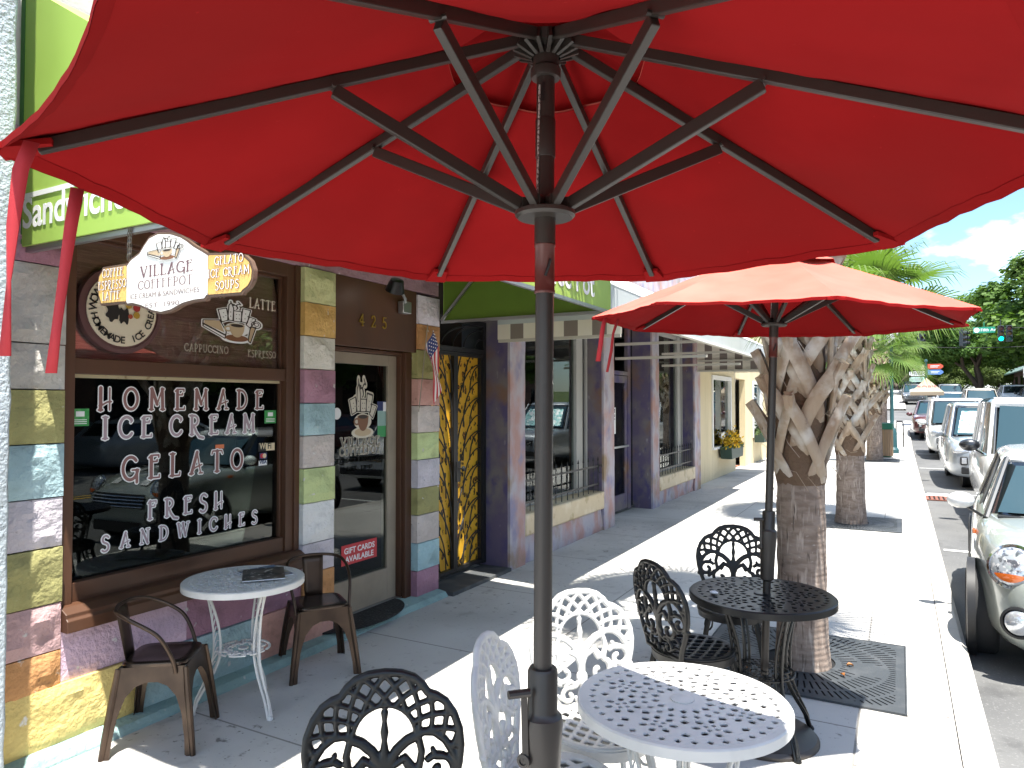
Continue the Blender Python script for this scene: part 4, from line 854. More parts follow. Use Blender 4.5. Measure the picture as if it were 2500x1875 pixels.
# window flower boxes
def flowerbox(y, z, lab, flower):
    t = thing('flower_box', lab, 'flower box', (KX+.03, y, z), 0, 'window flower boxes'); mb = MB()
    mb.prism([(-.62, 0), (.62, 0), (.68, .26), (-.68, .26)], lambda u, v, w_: (w_, u, v), .021, .28); finish('box', mb, m_dkgreen, t, smooth=0, bevel=.008)
    f = MB(); g = MB(); r2 = random.Random(int(y*10))
    for k in range(1300):
        yy = r2.gauss(0, .28); xx = .15+r2.gauss(0, .07); zz = .24+abs(r2.gauss(0, .16))*(1-(yy/.75)**2 if abs(yy) < .7 else .1)
        d = Vector((r2.gauss(0, 1), r2.gauss(0, 1), r2.gauss(0, 1)+.6)).normalized(); u = d.orthogonal().normalized(); v = d.cross(u)
        top = zz > .30 and flower; b_ = f if (top and r2.random() < .85) or (flower and r2.random() < .4) else g; s_ = .042 if b_ is f else .05
        c = Vector((xx, yy, zz)); b_.add([c+u*s_, c+v*s_*.6, c-u*s_, c-v*s_*.6], [(0, 1, 2, 3)])
    finish('leaves', g, mat('box_leaves', (.06, .10, .025), .6), t, smooth=0)
    if f.v: finish('flowers', f, mat('yellow_flowers', (.72, .46, .02), .7, mix=[((.55, .22, .01), 9, .55, .7)]), t, smooth=0)
flowerbox(17.0, .42, 'dark green window box full of yellow orange flowers', True)
flowerbox(21.3, .58, 'dark green window box of plain green leaves beyond the palm trunk', False)
# the next buildings
m_groof = mat('green_metal_roof', (.10, .17, .14), .5, bump=(8, .3, .02)); m_palewall = mat('pale_wall', (.60, .55, .45), .8, mix=[((.5, .45, .36), 2, .45, .7)])
nb = thing('green_roof_building', 'pale shop with a green metal roof glimpsed between the palm trunks', 'building', (-5, 32, 0)); S = Sh(nb)
mb = MB(); mb.box(-9, -3.7, 24.05, 40, -.1, 4.4); S.put('wall', mb, m_palewall, smooth=0)
mb = MB(); mb.prism([(-3.72, 3.6), (-1.75, 2.62), (-1.75, 2.56), (-3.72, 3.52)], lambda u, v, w_: (u, w_, v), 24.3, 37)
for k in range(40): mb.bar((-3.71, 24.4+k*.32, 3.62), (-1.75, 24.4+k*.32, 2.64), .03, .03)
S.put('porch_roof', mb, m_groof, smooth=0)
for y in (24.6, 28.5, 32.6, 36.7):
    mb = MB(); mb.box(-1.98, -1.82, y-.08, y+.08, .1, 2.58); mb.box(-2.0, -1.80, y-.1, y+.1, -.02, .1); S.put('porch_post', mb, m_white, smooth=0)
for y in (26, 30, 34):
    mb = MB(); mb.box(-3.699, -3.66, y-.9, y+.9, .6, 2.3); f = S.put('window', mb, m_white, smooth=0)
    mb = MB(); mb.box(-3.659, -3.654, y-.78, y+.78, .7, 2.2); S.put('pane', mb, mat('dark_pane', (.02, .025, .025), .08), f, smooth=0)
nb = thing('far_corner_building', 'tan brick corner building hidden behind the palms at the crossing', 'building', (-6, 66, 1.2)); S = Sh(nb)
mb = MB(); mb.box(-16, -3.6, 60.5, 90, .8, 7); S.put('wall', mb, mat('tan_brick', (.30, .21, .14), .9, bump=(12, .3, .02)), smooth=0)
for k in range(5):
    mb = MB(); mb.box(-3.599, -3.56, 62+k*5.2, 64.6+k*5.2, 2.2, 4.4); S.put('window', mb, mat('dark_pane', (.02, .025, .025), .08), smooth=0)
# ------------------------------------------------------------------ umbrellas
def umbrella(loc, az0, label, RR=.985):
    t = thing('patio_umbrella', label, 'umbrella', loc, 0, 'red patio umbrellas'); ZT, ZH, RV = 2.117, 2.50, .27; base = True
    A = [R(az0+45*k) for k in range(8)]
    def surf(k, s, r, off=0.): # sector k, s in 0..1 across, r radius fraction along the sector
        a0, a1 = A[k], A[(k+1) % 8]
        p0 = Vector((math.cos(a0), math.sin(a0), 0)); p1 = Vector((math.cos(a1), math.sin(a1), 0))
        sag = 4*s*(1-s); q = p0.lerp(p1, s)*r*(1-.030*sag*(r/RR)**3)
        z = ZH+(ZT-ZH)*(r/RR)-.020*sag*math.sin(math.pi*min(1, r/RR))-.02*sag*(r/RR)**4*.3
        z += .0035*noise.noise((q.x*6, q.y*6, az0))+.0075*noise.noise((math.atan2(q.y, q.x)*13, r*2, 3))*(r/RR)**5+.003*noise.noise((q.x*17, q.y*17, az0+4))
        return Vector((q.x, q.y, z+off))
    mb = MB(); NS, NR = 16, 20
    for side, off in ((0, 0), (1, .004)):
        mb.mi = side
        for k in range(8): mb.grid([[surf(k, j/NS, RV-.05+(RR-RV+.05)*i/NR, off) for j in range(NS+1)] for i in range(NR+1)])
    mb.mi = 0
    for k in range(8): mb.grid([[surf(k, j/NS, RR, -.009+.013*i) for j in range(NS+1)] for i in range(2)])
    mb.mi = 0
    for k in range(8): mb.grid([[surf(k, j/NS, RR-.001-.022*i, -.009 if i == 0 else -.0015) for j in range(NS+1)] for i in range(2)])
    can = finish('canopy', mb, [m_red_in, m_red_out], t, smooth=.5)
    mb = MB()
    for side, off in ((0, .022), (1, .026)):
        mb.mi = side
        for k in range(8): mb.grid([[surf(k, j/6, .005+(RV+.03)*i/5, off+.012*math.sin(j/6*math.pi)*(i/5)**2) for j in range(7)] for i in range(6)])
    finish('vent_flap', mb, [m_red_in, m_red_out], can, smooth=.6)
    for k in range(8): # rib-end pockets
        mb = MB(); d = Vector((math.cos(A[k]), math.sin(A[k]), 0)); n = Vector((-d.y, d.x, 0))
        a = d*(RR-.085)+Vector((0, 0, ZT+.010)); b = d*(RR-.006)+Vector((0, 0, ZT-.011)); q = [a-n*.022, b-n*.034, b+n*.034, a+n*.022]
        mb.add(q+[v+Vector((0, 0, .010)) for v in q], [(0, 1, 2, 3), (7, 6, 5, 4), (0, 4, 5, 1), (1, 5, 6, 2), (2, 6, 7, 3), (3, 7, 4, 0)])
        finish('rib_pocket', mb, m_red_in, can, smooth=0)
    for k in range(8):
        d = Vector((math.cos(A[k]), math.sin(A[k]), 0)); zr = lambda r: ZH+(ZT-ZH)*r/RR-.016
        mb = MB(); mb.bar(d*.045+Vector((0, 0, zr(.045))), d*(RR-.06)+Vector((0, 0, zr(RR-.06))), .016, .023); rib = finish('rib', mb, m_pole, t, smooth=0, bevel=.002)
        rj = .44*RR/.985; j = d*rj+Vector((0, 0, zr(rj)-.017)); n = Vector((-d.y, d.x, 0))
        mb = MB(); mb.bar(d*.055+Vector((0, 0, 2.115)), j, .016, .026); st_ = finish('strut', mb, m_pole, rib, smooth=0, bevel=.002)
        mb = MB(); mb.tube([j-n*.016+Vector((0, 0, .008)), j+n*.016+Vector((0, 0, .008))], .005, 8); finish('rivet', mb, m_pole, rib)
    mb = MB(); mb.lathe([(.02, 2.39), (.03, 2.39), (.032, 2.395), (.032, 2.41), (.028, 2.415), (.028, 2.45), (.05, 2.455), (.055, 2.475), (.001, 2.485)], 24)
    for k in range(16): a = R(az0+22.5*k+8); mb.bar((.026*math.cos(a), .026*math.sin(a), 2.445), (.066*math.cos(a), .066*math.sin(a), 2.46), .008, .026)
    finish('top_hub', mb, m_pole, t, smooth=.6)
    mb = MB(); mb.lathe([(.022, 2.09), (.058, 2.09), (.064, 2.096), (.064, 2.104), (.05, 2.11), (.03, 2.115), (.028, 2.13), (.022, 2.13)], 28)
    for k in range(8): mb.box(.028, .056, -.012, .012, 2.105, 2.128, Matrix.Rotation(A[k], 4, 'Z'))
    finish('runner_ring', mb, m_pole, t, smooth=.6)
    mb = MB(); mb.lathe([(.0195, .05), (.0195, 2.45)], 20); finish('pole', mb, m_pole, t, smooth=1)
    mb = MB(); mb.lathe([(.0225, 2.035), (.0225, 2.09)], 20); finish('collar', mb, m_pole, t, smooth=1)
    mb = MB(); mb.lathe([(.021, 2.22), (.0215, 2.221), (.0215, 2.30), (.021, 2.301)], 20); finish('upper_sleeve', mb, m_pole, t, smooth=1)
    mb = MB(); mb.lathe([(.0212, 1.93), (.0224, 1.932), (.0224, 1.936), (.0212, 1.938), (.0212, 2.028), (.0224, 2.03), (.0224, 2.034)], 20)
    finish('tilt_sleeve', mb, mat('worn_red_brown_sleeve', (.105, .032, .026), .32, mix=[((.16, .07, .06), 30, .55, .7)]), t, smooth=1)
    view = Vector((-loc[0], -loc[1], 0)).normalized(); side = Vector((-view.y, view.x, 0))
    mb = MB(); mb.tube([view*.0215+side*.001+Vector((0, 0, 1.965)), view*.024+side*.008+Vector((0, 0, 1.985)), view*.022+side*.012+Vector((0, 0, 2.0))], .003, 6); finish('tilt_button', mb, m_black, t)
    # cord in the slot of the pole
    ls = -side
    mb = MB(); mb.tube([view*.013+ls*.0165+Vector((0, 0, 2.13)), view*.017+ls*.0125+Vector((0, 0, 2.37))], .0025, 6); finish('cord', mb, mat('pale_cord', (.4, .36, .33), .8, mix=[((.1, .05, .05), 180, .5, .55)]), t)
    mb = MB(); mb.bar(view*.0196+ls*.006+Vector((0, 0, 2.335)), view*.0196+ls*.004+Vector((0, 0, 2.375)), .006, .002, view); finish('slot', mb, m_black, t, smooth=0)
    # crank housing
    mb = MB(); mb.lathe([(.0205, 1.145), (.028, 1.145), (.0315, 1.138), (.0315, 1.058), (.034, 1.052), (.041, 1.045), (.043, 1.03), (.040, .98), (.036, .90), (.034, .80), (.022, .79)], 28); h_ = finish('crank_housing', mb, m_pole, t, smooth=.6)
    c = -side*.95+view*.3; c.normalize(); e = Vector((0, 0, 1)); u = view*.9+side*.2
    mb = MB(); p = c*.036+view*.01+Vector((0, 0, .965)); mb.lathe([(.014, 0), (.014, .014), (.008, .015), (.008, .012), (.001, .012)], 16, p, view+c*.5); mb.bar(p+view*.008, p+view*.008+Vector((0, 0, .135))+c*.004, .013, .008, view); q = p+view*.008+Vector((0, 0, .14)); mb.tube([q+view*.004-side*.008*-1, q-side*.035+view*.02], .0085, 10)
    finish('crank_handle', mb, m_pole, h_, smooth=.6)
    if base:
        mb = MB(); mb.lathe([(.27, 0), (.27, .02), (.255, .035), (.18, .05), (.06, .06), (.035, .065), (.032, .28), (.028, .29)], 40); finish('base', mb, m_pole, t, smooth=.5)
        mb = MB(); mb.tube([(.03, 0, .25), (.06, 0, .25)], .006, 8); mb.lathe([(.012, 0), (.012, .012)], 10, (.06, 0, .25), (1, 0, 0)); finish('lock_knob', mb, m_pole, t)
    return t
def strap(root, pts, wd, nm='tie_strap'):
    """hanging strap: world points and width directions"""
    o = Vector(root.location); mb = MB(); P = []
    for (p, n) in pts: p = Vector(p)-o; n = Vector(n).normalized(); P.append([p-n*wd/2, p+n*wd/2])
    mb.grid(P); th = MB(); 
    ob = finish(nm, mb, mat('red_webbing', (.42, .022, .03), .8, bump=(300, .2, .001)), root, smooth=1.2); s_ = ob.modifiers.new('solid', 'SOLIDIFY'); s_.thickness = .0018; return ob
um1 = umbrella((-.66, 1.352, 0), 3.5, 'large red patio umbrella overhead seen from beneath with bronze ribs, nearest to the viewer'); um1.location.x -= .012; um1.rotation_euler = (0, R(.4), 0)
um2 = umbrella((-.635, 3.835, 0), 22.5, 'red patio umbrella rising through the black iron table before the palms', .93); um2.rotation_euler = (0, R(2.0), 0)
strap(um1, [((-1.235, .625, 2.115), (.3, 1, 0)), ((-1.252, .618, 2.07), (.5, 1, 0)), ((-1.262, .614, 1.98), (.9, .4, 0)), ((-1.268, .613, 1.89), (.9, -.2, 0)), ((-1.275, .613, 1.77), (.9, .3, 0))], .022)
strap(um1, [((-1.325, .75, 2.085), (.4, 1, 0)), ((-1.333, .745, 2.02), (.7, .6, 0)), ((-1.345, .74, 1.92), (.9, .3, 0)), ((-1.358, .737, 1.83), (.9, .2, 0)), ((-1.367, .734, 1.748), (.9, .4, 0))], .022)
strap(um2, [((-1.407, 3.45, 2.115), (.4, 1, 0)), ((-1.42, 3.45, 2.05), (.8, .6, 0)), ((-1.428, 3.45, 1.97), (.9, .3, 0)), ((-1.44, 3.45, 1.885), (.9, .2, 0))], .024)
strap(um2, [((-1.345, 3.47, 2.105), (.4, 1, 0)), ((-1.365, 3.46, 2.03), (.2, 1, 0)), ((-1.372, 3.46, 1.94), (.3, .9, 0)), ((-1.388, 3.45, 1.83), (.2, 1, 0))], .022)

# ------------------------------------------------------------------ cast-metal chairs and tables
BO = [(0, .46), (.05, .456), (.09, .443), (.118, .42), (.132, .400), (.155, .393), (.185, .375), (.211, .34), (.228, .295), (.232, .25), (.226, .2), (.21, .14), (.185, .08), (.162, .03), (.15, -.012)]
OUTL = [(-x, y) for x, y in BO[::-1]]+BO[1:]
ARCH = arc(0, .272, .092, 180, 0, 16, ry=.088); LOBE = [(.092, .272), (.115, .284), (.145, .282), (.175, .262), (.20, .225), (.212, .19)]
REG = [(-x, y) for x, y in LOBE[::-1]]+ARCH[1:-1]+LOBE+[(x, y) for x, y in BO[::-1] if y > .19]+[(-x, y) for x, y in BO if y > .19]
def mir(S_): return [[(x, y) for x, y in p] for p in S_]+[[(-x, y) for x, y in p] for p in S_]
SCR = [(LOBE, .0085), (arc(.163, .178, .048, 140, -235, 26, r2=.013), .0075), (arc(.078, .128, .05, 60, -235, 26, r2=.012), .0075), ([(0, .185), (.035, .235), (.065, .26), (.092, .272)], .011), ([(.0, .14), (.02, .19), (.06, .215), (.10, .17)], .0075), ([(.10, .262), (.108, .23), (.10, .185)], .008),
       ([(.06, .2), (.073, .178), (.092, .19)], .006), ([(.14, .235), (.15, .215), (.17, .215)], .006), ([(.118, .165), (.13, .15), (.15, .135)], .0075), ([(.19, .14), (.212, .15)], .008),
       (arc(.062, .04, .034, 110, -220, 18, r2=.010), .007), ([(.005, .10), (.03, .075), (.05, .072)], .0075), ([(.03, .078), (.05, .095), (.078, .08)], .006), ([(.09, .03), (.12, .05), (.16, .05)], .006), ([(.03, .03), (.02, .0), (.0, -.01)], .006), ([(.095, .085), (.13, .10), (.165, .06)], .0055)]
def chair_back(X, Y):
    d = np.abs(poly_sdf(X, Y, OUTL)+.011)-.0115
    reg = poly_sdf(X, Y, REG); th = np.arctan2(X, Y-.16); r = np.hypot(X, (Y-.16))
    per = .047; s1 = th*.205; g1 = np.abs(np.mod(s1+r*.75, per)-per/2)-.0092; g2 = np.abs(np.mod(s1-r*.75, per)-per/2)-.0092
    d = np.minimum(d, np.maximum(np.minimum(g1, g2)*.85, reg)); d = np.minimum(d, seg(X, Y, ARCH, .0075))
    for p, w_ in SCR: d = np.minimum(d, np.minimum(seg(X, Y, p, w_*1.28), seg(-X, Y, p, w_*1.28)))
    d = np.minimum(d, seg(X, Y, [(0, .05), (0, .12), (0, .20), (0, .262), (0, .285), (0, .315), (0, .338), (0, .352)], [.008, .015, .019, .008, .012, .007, .011, .005]))
    return np.minimum(d, np.abs(np.hypot(X, Y-.11)-.018)-.006)
def seat_fn(X, Y):
    r = np.hypot(X, Y); d = np.abs(r-.192)-.016; a = .052
    g = np.minimum(np.abs(np.mod(X*.8+Y*.6, a)-a/2)-.010, np.abs(np.mod(X*.8-Y*.6, a)-a/2)-.010)
    return np.minimum(d, np.maximum(g, r-.19))
def cast_chair(m, label, group):
    t = thing('cast_chair', label, 'chair', (0, 0, 0), 0, group)
    def place(u, v, w_): return (u, -.185-.15*max(0, v)+.10*u*u/.05*.25-w_, .45+v)
    mb = MB(); plate(mb, chair_back, (-.25, .25, -.03, .48), .0046, place, t=.003, bulge=.0085, bw=.011); finish('backrest', mb, m, t, smooth=1.1)
    mb = MB(); plate(mb, seat_fn, (-.22, .22, -.22, .22), .0065, lambda u, v, w_: (u, v, .445-.012*(1-(u*u+v*v)/.04)+w_), t=.003, bulge=.004, bw=.009); finish('seat', mb, m, t, smooth=1)
    mb = MB(); mb.lathe([(.205, .40), (.212, .44), (.205, .445), (.198, .44), (.196, .40)], 36); finish('seat_ring', mb, m, t, smooth=1)
    for sx, sy in ((1, 1), (-1, 1), (1, -1), (-1, -1)):
        mb = MB(); pts = [(sx*(.13+.03*math.sin(k/9*math.pi)*.8+.055*(k/9)**2), sy*(.13+.03*math.sin(k/9*math.pi)*.8+.05*(k/9)**2), .43-.43*k/9) for k in range(10)]
        mb.tube(pts, [.017, .017, .016, .015, .014, .013, .0125, .012, .013, .017], 8); leg = finish('leg', mb, m, t)
        mb = MB(); mb.tube([(sx*.135+.035*sx*math.cos(q)*.6, sy*.135+.035*sy*math.cos(q)*.6-.02*sy, .37+.04*math.sin(q)) for q in [2*math.pi*k/10 for k in range(11)]], .006, 6, cap=False); finish('scroll', mb, m, leg)
    return t
def put_chair(c, top, d):
    d = Vector((d[0], d[1], 0)).normalized(); c.location = (top[0]+d.x*.25, top[1]+d.y*.25, 0); c.rotation_euler = (0, 0, math.atan2(-d.x, d.y))
cb = cast_chair(m_blackiron, 'black ornate cast chair with lattice back in front of the white chairs and table', 'black ornate cast metal chairs')
put_chair(cb, (-1.349, 1.688), (.60, -.80))
c3 = dup(cb, label='black ornate chair seen side on, left of the black umbrella table'); put_chair(c3, (-1.104, 3.481), (.62, .78))
c4 = dup(cb, label='black ornate chair against the palm trunk behind the black umbrella table'); put_chair(c4, (-.956, 4.74), (.17, -.98))
w1 = cast_chair(m_whiteiron, 'white ornate chair seen edge on just left of the umbrella pole', 'white ornate cast metal chairs')
put_chair(w1, (-1.255, 2.10), (.97, .22))
w2 = dup(w1, label='sunlit white ornate chair behind the umbrella pole facing the white table'); put_chair(w2, (-1.21, 2.80), (.69, -.72))

def table_fn(RT, hub=True):
    def fn(X, Y):
        r = np.hypot(X, Y); th = np.arctan2(Y, X); d = r-RT*.985
        def ring(n, rr, w_, h_, ph=0.):
            a = (np.mod(th*n/(2*math.pi)+ph, 1)-.5)*2*math.pi*np.maximum(r, .01)/n; return (np.abs(a)/w_+np.abs(r-rr*RT)/h_-1)*min(w_, h_)
        h = np.minimum(ring(40, .855, .012, .0135), ring(14, .26, .0125, .017)); h = np.minimum(h, ring(20, .37, .012, .014, .5))
        n = 8; t2 = (np.mod(th*n/(2*math.pi), 1)-.5)*2*math.pi/n; x = r*np.cos(t2)-.60*RT; y = r*np.sin(t2); rho = np.hypot(x, y); ph = np.arctan2(y, x)
        a = (np.mod(ph*7/(2*math.pi)+.5, 1)-.5)*2*math.pi*np.maximum(rho, .005)/7; h = np.minimum(h, (np.hypot(a/.0105, (rho-.047)/.0135)-1)*.0105)
        a = (np.mod(ph*4/(2*math.pi), 1)-.5)*2*math.pi*np.maximum(rho, .003)/4; h = np.minimum(h, (np.hypot(a/.008, (rho-.018)/.008)-1)*.008)
        t3 = (np.mod(th*n/(2*math.pi)+.5, 1)-.5)*2*math.pi/n; x = r*np.cos(t3); y = r*np.sin(t3)
        for rr in (.48, .735): h = np.minimum(h, (np.abs(x-rr*RT)/.016+np.abs(y)/.016-1)*.011)
        return np.maximum(d, -h)
    return fn
def iron_table(m, label, RT, Z, nleg, rz0, legsc=1., shelf=True, parasol=False, cat_group=None):
    t = thing('bistro_table', label, 'table', (0, 0, 0), rz0, cat_group)
    mb = MB(); plate(mb, table_fn(RT), (-RT-.01, RT+.01, -RT-.01, RT+.01), .0052, lambda u, v, w_: (u, v, Z-.004+w_), t=.0025, bulge=.0015, bw=.006); tp = finish('tabletop', mb, m, t, smooth=.8)
    mb = MB(); mb.lathe([(RT*.972, Z-.008), (RT*.972, Z-.001), (RT*.985, Z+.001), (RT, Z-.004), (RT, Z-.034), (RT-.008, Z-.036), (RT-.012, Z-.012), (RT*.972, Z-.008)], 64)
    for q in (.91, .78): mb.tube([(RT*q*math.cos(a), RT*q*math.sin(a), Z-.001) for a in [2*math.pi*k/72 for k in range(73)]], .0018, 5, cap=False)
    mb.lathe([(.036, Z-.004), (.038, Z+.004), (.03, Z+.006), (.022 if parasol else .001, Z+.006)], 28); finish('rim', mb, m, tp, smooth=.7)
    for k in range(nleg):
        a = 2*math.pi*k/nleg; ca, sa = math.cos(a), math.sin(a); n = Vector((-sa, ca, 0))
        def rr(v): return (.21-.085*math.sin(math.pi*min(1, v*1.15)*.9)+.11*max(0, v-.55)**1.3*2.2)*legsc+.0*v   # v: 0 top .. 1 foot
        L_ = [Vector((rr(v)*ca, rr(v)*sa, (Z-.03)*(1-v))) for v in [q/18 for q in range(19)]]
        mb = MB(); mb.tube([p+n*.012 for p in L_], .007, 6); mb.tube([p-n*.012 for p in L_], .007, 6)
        L2 = [p*1.0+Vector((ca, sa, 0))*.034*math.sin(math.pi*q/18) for q, p in enumerate(L_)]; mb.tube(L2, .006, 6)
        for q in range(1, 17): mb.tube([L_[q], (L_[q]+L2[q])/2+Vector((0, 0, .008)), L2[min(18, q+1)]], .0035, 5)
        mb.lathe([(.016, 0), (.018, .008), (.012, .02)], 10, L_[-1]+Vector((0, 0, -.001))); finish('leg', mb, m, t, smooth=1)
    if shelf:
        mb = MB(); plate(mb, lambda X, Y: np.maximum(np.hypot(X, Y)-.155*legsc, -np.minimum(table_fn(.155*legsc)(X, Y)*-1, 9)), (-.17, .17, -.17, .17), .005, lambda u, v, w_: (u, v, .33+w_), t=.003, bulge=.002, bw=.006); finish('shelf', mb, m, t, smooth=.8)
    return t
tw = iron_table(m_whiteiron, 'white filigree table half in the umbrella shadow at the lower right', .345, .72, 4, .3, 1., False); tw.location = (-.642, 2.35, 0)
tb = iron_table(m_blackiron, 'black filigree table with a red umbrella standing through its middle', .36, .72, 4, .75, 1.05, True, True); tb.location = (-.635, 3.835, 0)
tcafe = iron_table(m_whiteiron, 'small white filigree table against the cafe window with magazines on it', .325, .715, 3, -.15, .95, True); tcafe.location = (-3.235, 2.80, 0)
# magazines, napkin
def magazine(loc, rz, c1, c2, lab):
    t = thing('magazine', lab, 'magazine', loc, rz); mb = MB(); mb.box(-.11, .11, -.14, .14, 0, .005); finish('pages', mb, m_wht, t, smooth=0)
    mb = MB(); P = [[(-.112+.224*j/6, -.142+.284*i/6, .0055+.003*(j/6)**2) for j in range(7)] for i in range(7)]; mb.grid(P); finish('cover', mb, mat('printed_cover', c1, .3, mix=[(c2, 14, .5, .56), ((.5, .48, .45), 30, .6, .64)]), t)
magazine((-3.215, 2.93, .7175), R(70), (.10, .16, .26), (.35, .33, .30), 'blue covered magazine lying underneath on the small white table')
magazine((-3.17, 2.88, .7255), R(48), (.10, .085, .07), (.03, .03, .03), 'dark grey covered magazine on top on the small white table')
def crumple(loc, s_, m, lab, nm, cat):
    mb = MB(); P = []
    for i in range(7):
        a = math.pi*i/6; P.append([Vector((math.sin(a)*math.cos(2*math.pi*k/10), .7*math.sin(a)*math.sin(2*math.pi*k/10), .35*math.cos(a)+.35))*s_*(1+.25*noise.noise((i*1.3, k*.9, s_*50))) for k in range(10)])
    mb.grid(P, True); o = finish(nm, mb, m, loc=loc, smooth=.4); tag(o, lab, cat)
crumple((-.845, 3.70, .7235), .022, m_wht, 'small white crumpled napkin on the black table', 'napkin', 'napkin')
def leaf(loc, rz, s_, lab):
    mb = MB(); mb.grid([[(u*s_*(1-abs(v-.5)*1.9), (v-.5)*s_*2.4, .012*abs(u)+.01*math.sin(v*3)) for u in (-1, 0, 1)] for v in [k/6 for k in range(7)]])
    o = finish('dry_leaf', mb, m_leaf_o, loc=loc); o.rotation_euler = (0, 0, rz); tag(o, lab, 'leaf')
leaf((-.86, 4.62, .03), 1., .03, 'orange dry leaf on the tree grate under the black chair'); leaf((-.30, 5.06, .012), 2., .018, 'small yellow leaf on the grate beside the palm foot'); leaf((-.33, 4.86, .012), .6, .016, 'pale small leaf on the grate in front of the palm')
leaf((.62, 4.55, -.112), .9, .025, 'brown dry leaf on the asphalt by the kerb')

# ------------------------------------------------------------------ brown steel armchairs
def steel_chair(label):
    t = thing('steel_armchair', label, 'chair', (0, 0, 0), 0, 'brown steel armchairs by the cafe window')
    inner = arc(0, .0, .187, 180, 0, 4)  # placeholder start
    IN = [(-.188, -.06), (-.178, .08), (-.158, .2), (-.125, .29), (-.08, .34), (-.03, .36), (.03, .36), (.08, .34), (.125, .29), (.158, .2), (.178, .08), (.188, -.06)]
    OU = [(-.225, 0), (-.168, .435), (.168, .435), (.225, 0)]
    def fn(X, Y): return np.maximum(poly_sdf(X, Y, OU), -poly_sdf(X, Y, IN))
    mb = MB()
    for k in range(4):
        a = k*math.pi/2; d = Vector((math.cos(a), math.sin(a), 0)); n = Vector((-d.y, d.x, 0))
        plate(mb, fn, (-.24, .24, -.01, .45), .009, lambda u, v, w_, d=d, n=n: d*(.225-.0575*v/.435*1.0+w_)+n*u+Vector((0, 0, v)), t=.0012)
    for sx in (1, -1):
        for sy in (1, -1): # ribs pressed into the legs and rubber feet
            mb.tube([(sx*.224, sy*.224, .0), (sx*.212, sy*.212, .1), (sx*.185, sy*.185, .3), (sx*.168, sy*.168, .43)], [.014, .016, .018, .014], 8)
    finish('legs', mb, m_gunmetal, t, smooth=.6)
    mb = MB(); P = []
    for i, (s_, z) in enumerate(((.166, .425), (.171, .44), (.168, .452), (.155, .457), (.12, .452), (.05, .449), (.005, .449))):
        row = []
        for k in range(40):
            q = 2*math.pi*k/40; c, s2 = math.cos(q), math.sin(q); e = .35
            row.append((s_*math.copysign(abs(c)**e, c), s_*math.copysign(abs(s2)**e, s2), z))
        P.append(row)
    mb.grid(P, True); finish('seat', mb, mat('dark_seat_steel', (.045, .033, .027), .25, .75, mix=[((.09, .065, .05), 5, .5, .7)]), t, smooth=.9)
    mb = MB(); half = [(.176, .12, .40), (.183, .105, .47), (.196, .07, .55), (.203, .03, .605), (.205, -.03, .645), (.200, -.09, .675), (.18, -.15, .70), (.135, -.195, .712), (.07, -.216, .718), (0, -.222, .72)]
    pts = [Vector(p) for p in half]+[Vector((-p[0], p[1], p[2])) for p in half[-2::-1]]
    sm = [pts[0]]
    for i in range(len(pts)-1):
        p0, p1, p2, p3 = pts[max(i-1, 0)], pts[i], pts[i+1], pts[min(i+2, len(pts)-1)]
        for s_ in (.33, .67, 1.): sm.append(.5*((2*p1)+(p2-p0)*s_+(2*p0-5*p1+4*p2-p3)*s_**2+(3*p1-p0-3*p2+p3)*s_**3))
    mb.tube(sm, .0105, 10); finish('arm_hoop', mb, m_gunmetal, t, smooth=1)
    mb = MB(); mb.grid([[(u*(.062+.012*v), -.168-.05*v-.006*abs(u), .44+.272*v) for u in (-1, -.6, -.55, .55, .6, 1)] for v in [k/6 for k in range(7)]])
    o = finish('back_splat', mb, m_gunmetal, t); q = o.modifiers.new('solid', 'SOLIDIFY'); q.thickness = .003
    return t
ca = steel_chair('brown steel armchair at the near end of the small white table, partly sunlit'); ca.scale = (.93, .93, .95); ca.location = (-3.30, 2.355, 0); ca.rotation_euler = (0, 0, math.atan2(-.81, .59))
cb2 = dup(ca, (-3.285, 3.44, 0), math.atan2(-.83, -.56), 'brown steel armchair beside the cafe door at the far end of the small table')

# door mat (half round)
pts = [(-3.715+.30*math.sin(math.pi*k/28), 4.27-.50*math.cos(math.pi*k/28)) for k in range(29)]
dm = MB(); dm.prism(pts, lambda u, v, w_: (u, v, w_), 0, .012)
o = finish('door_mat', dm, mat('black_rubber_mat', (.012, .012, .012), .8, mix=[((.05, .05, .048), 60, .55, .62)], bump=(55, 1., .012)), smooth=0, bevel=.004, loc=(0, 0, .0585)); tag(o, 'black half round rubber mat in front of the cafe door', 'door mat')

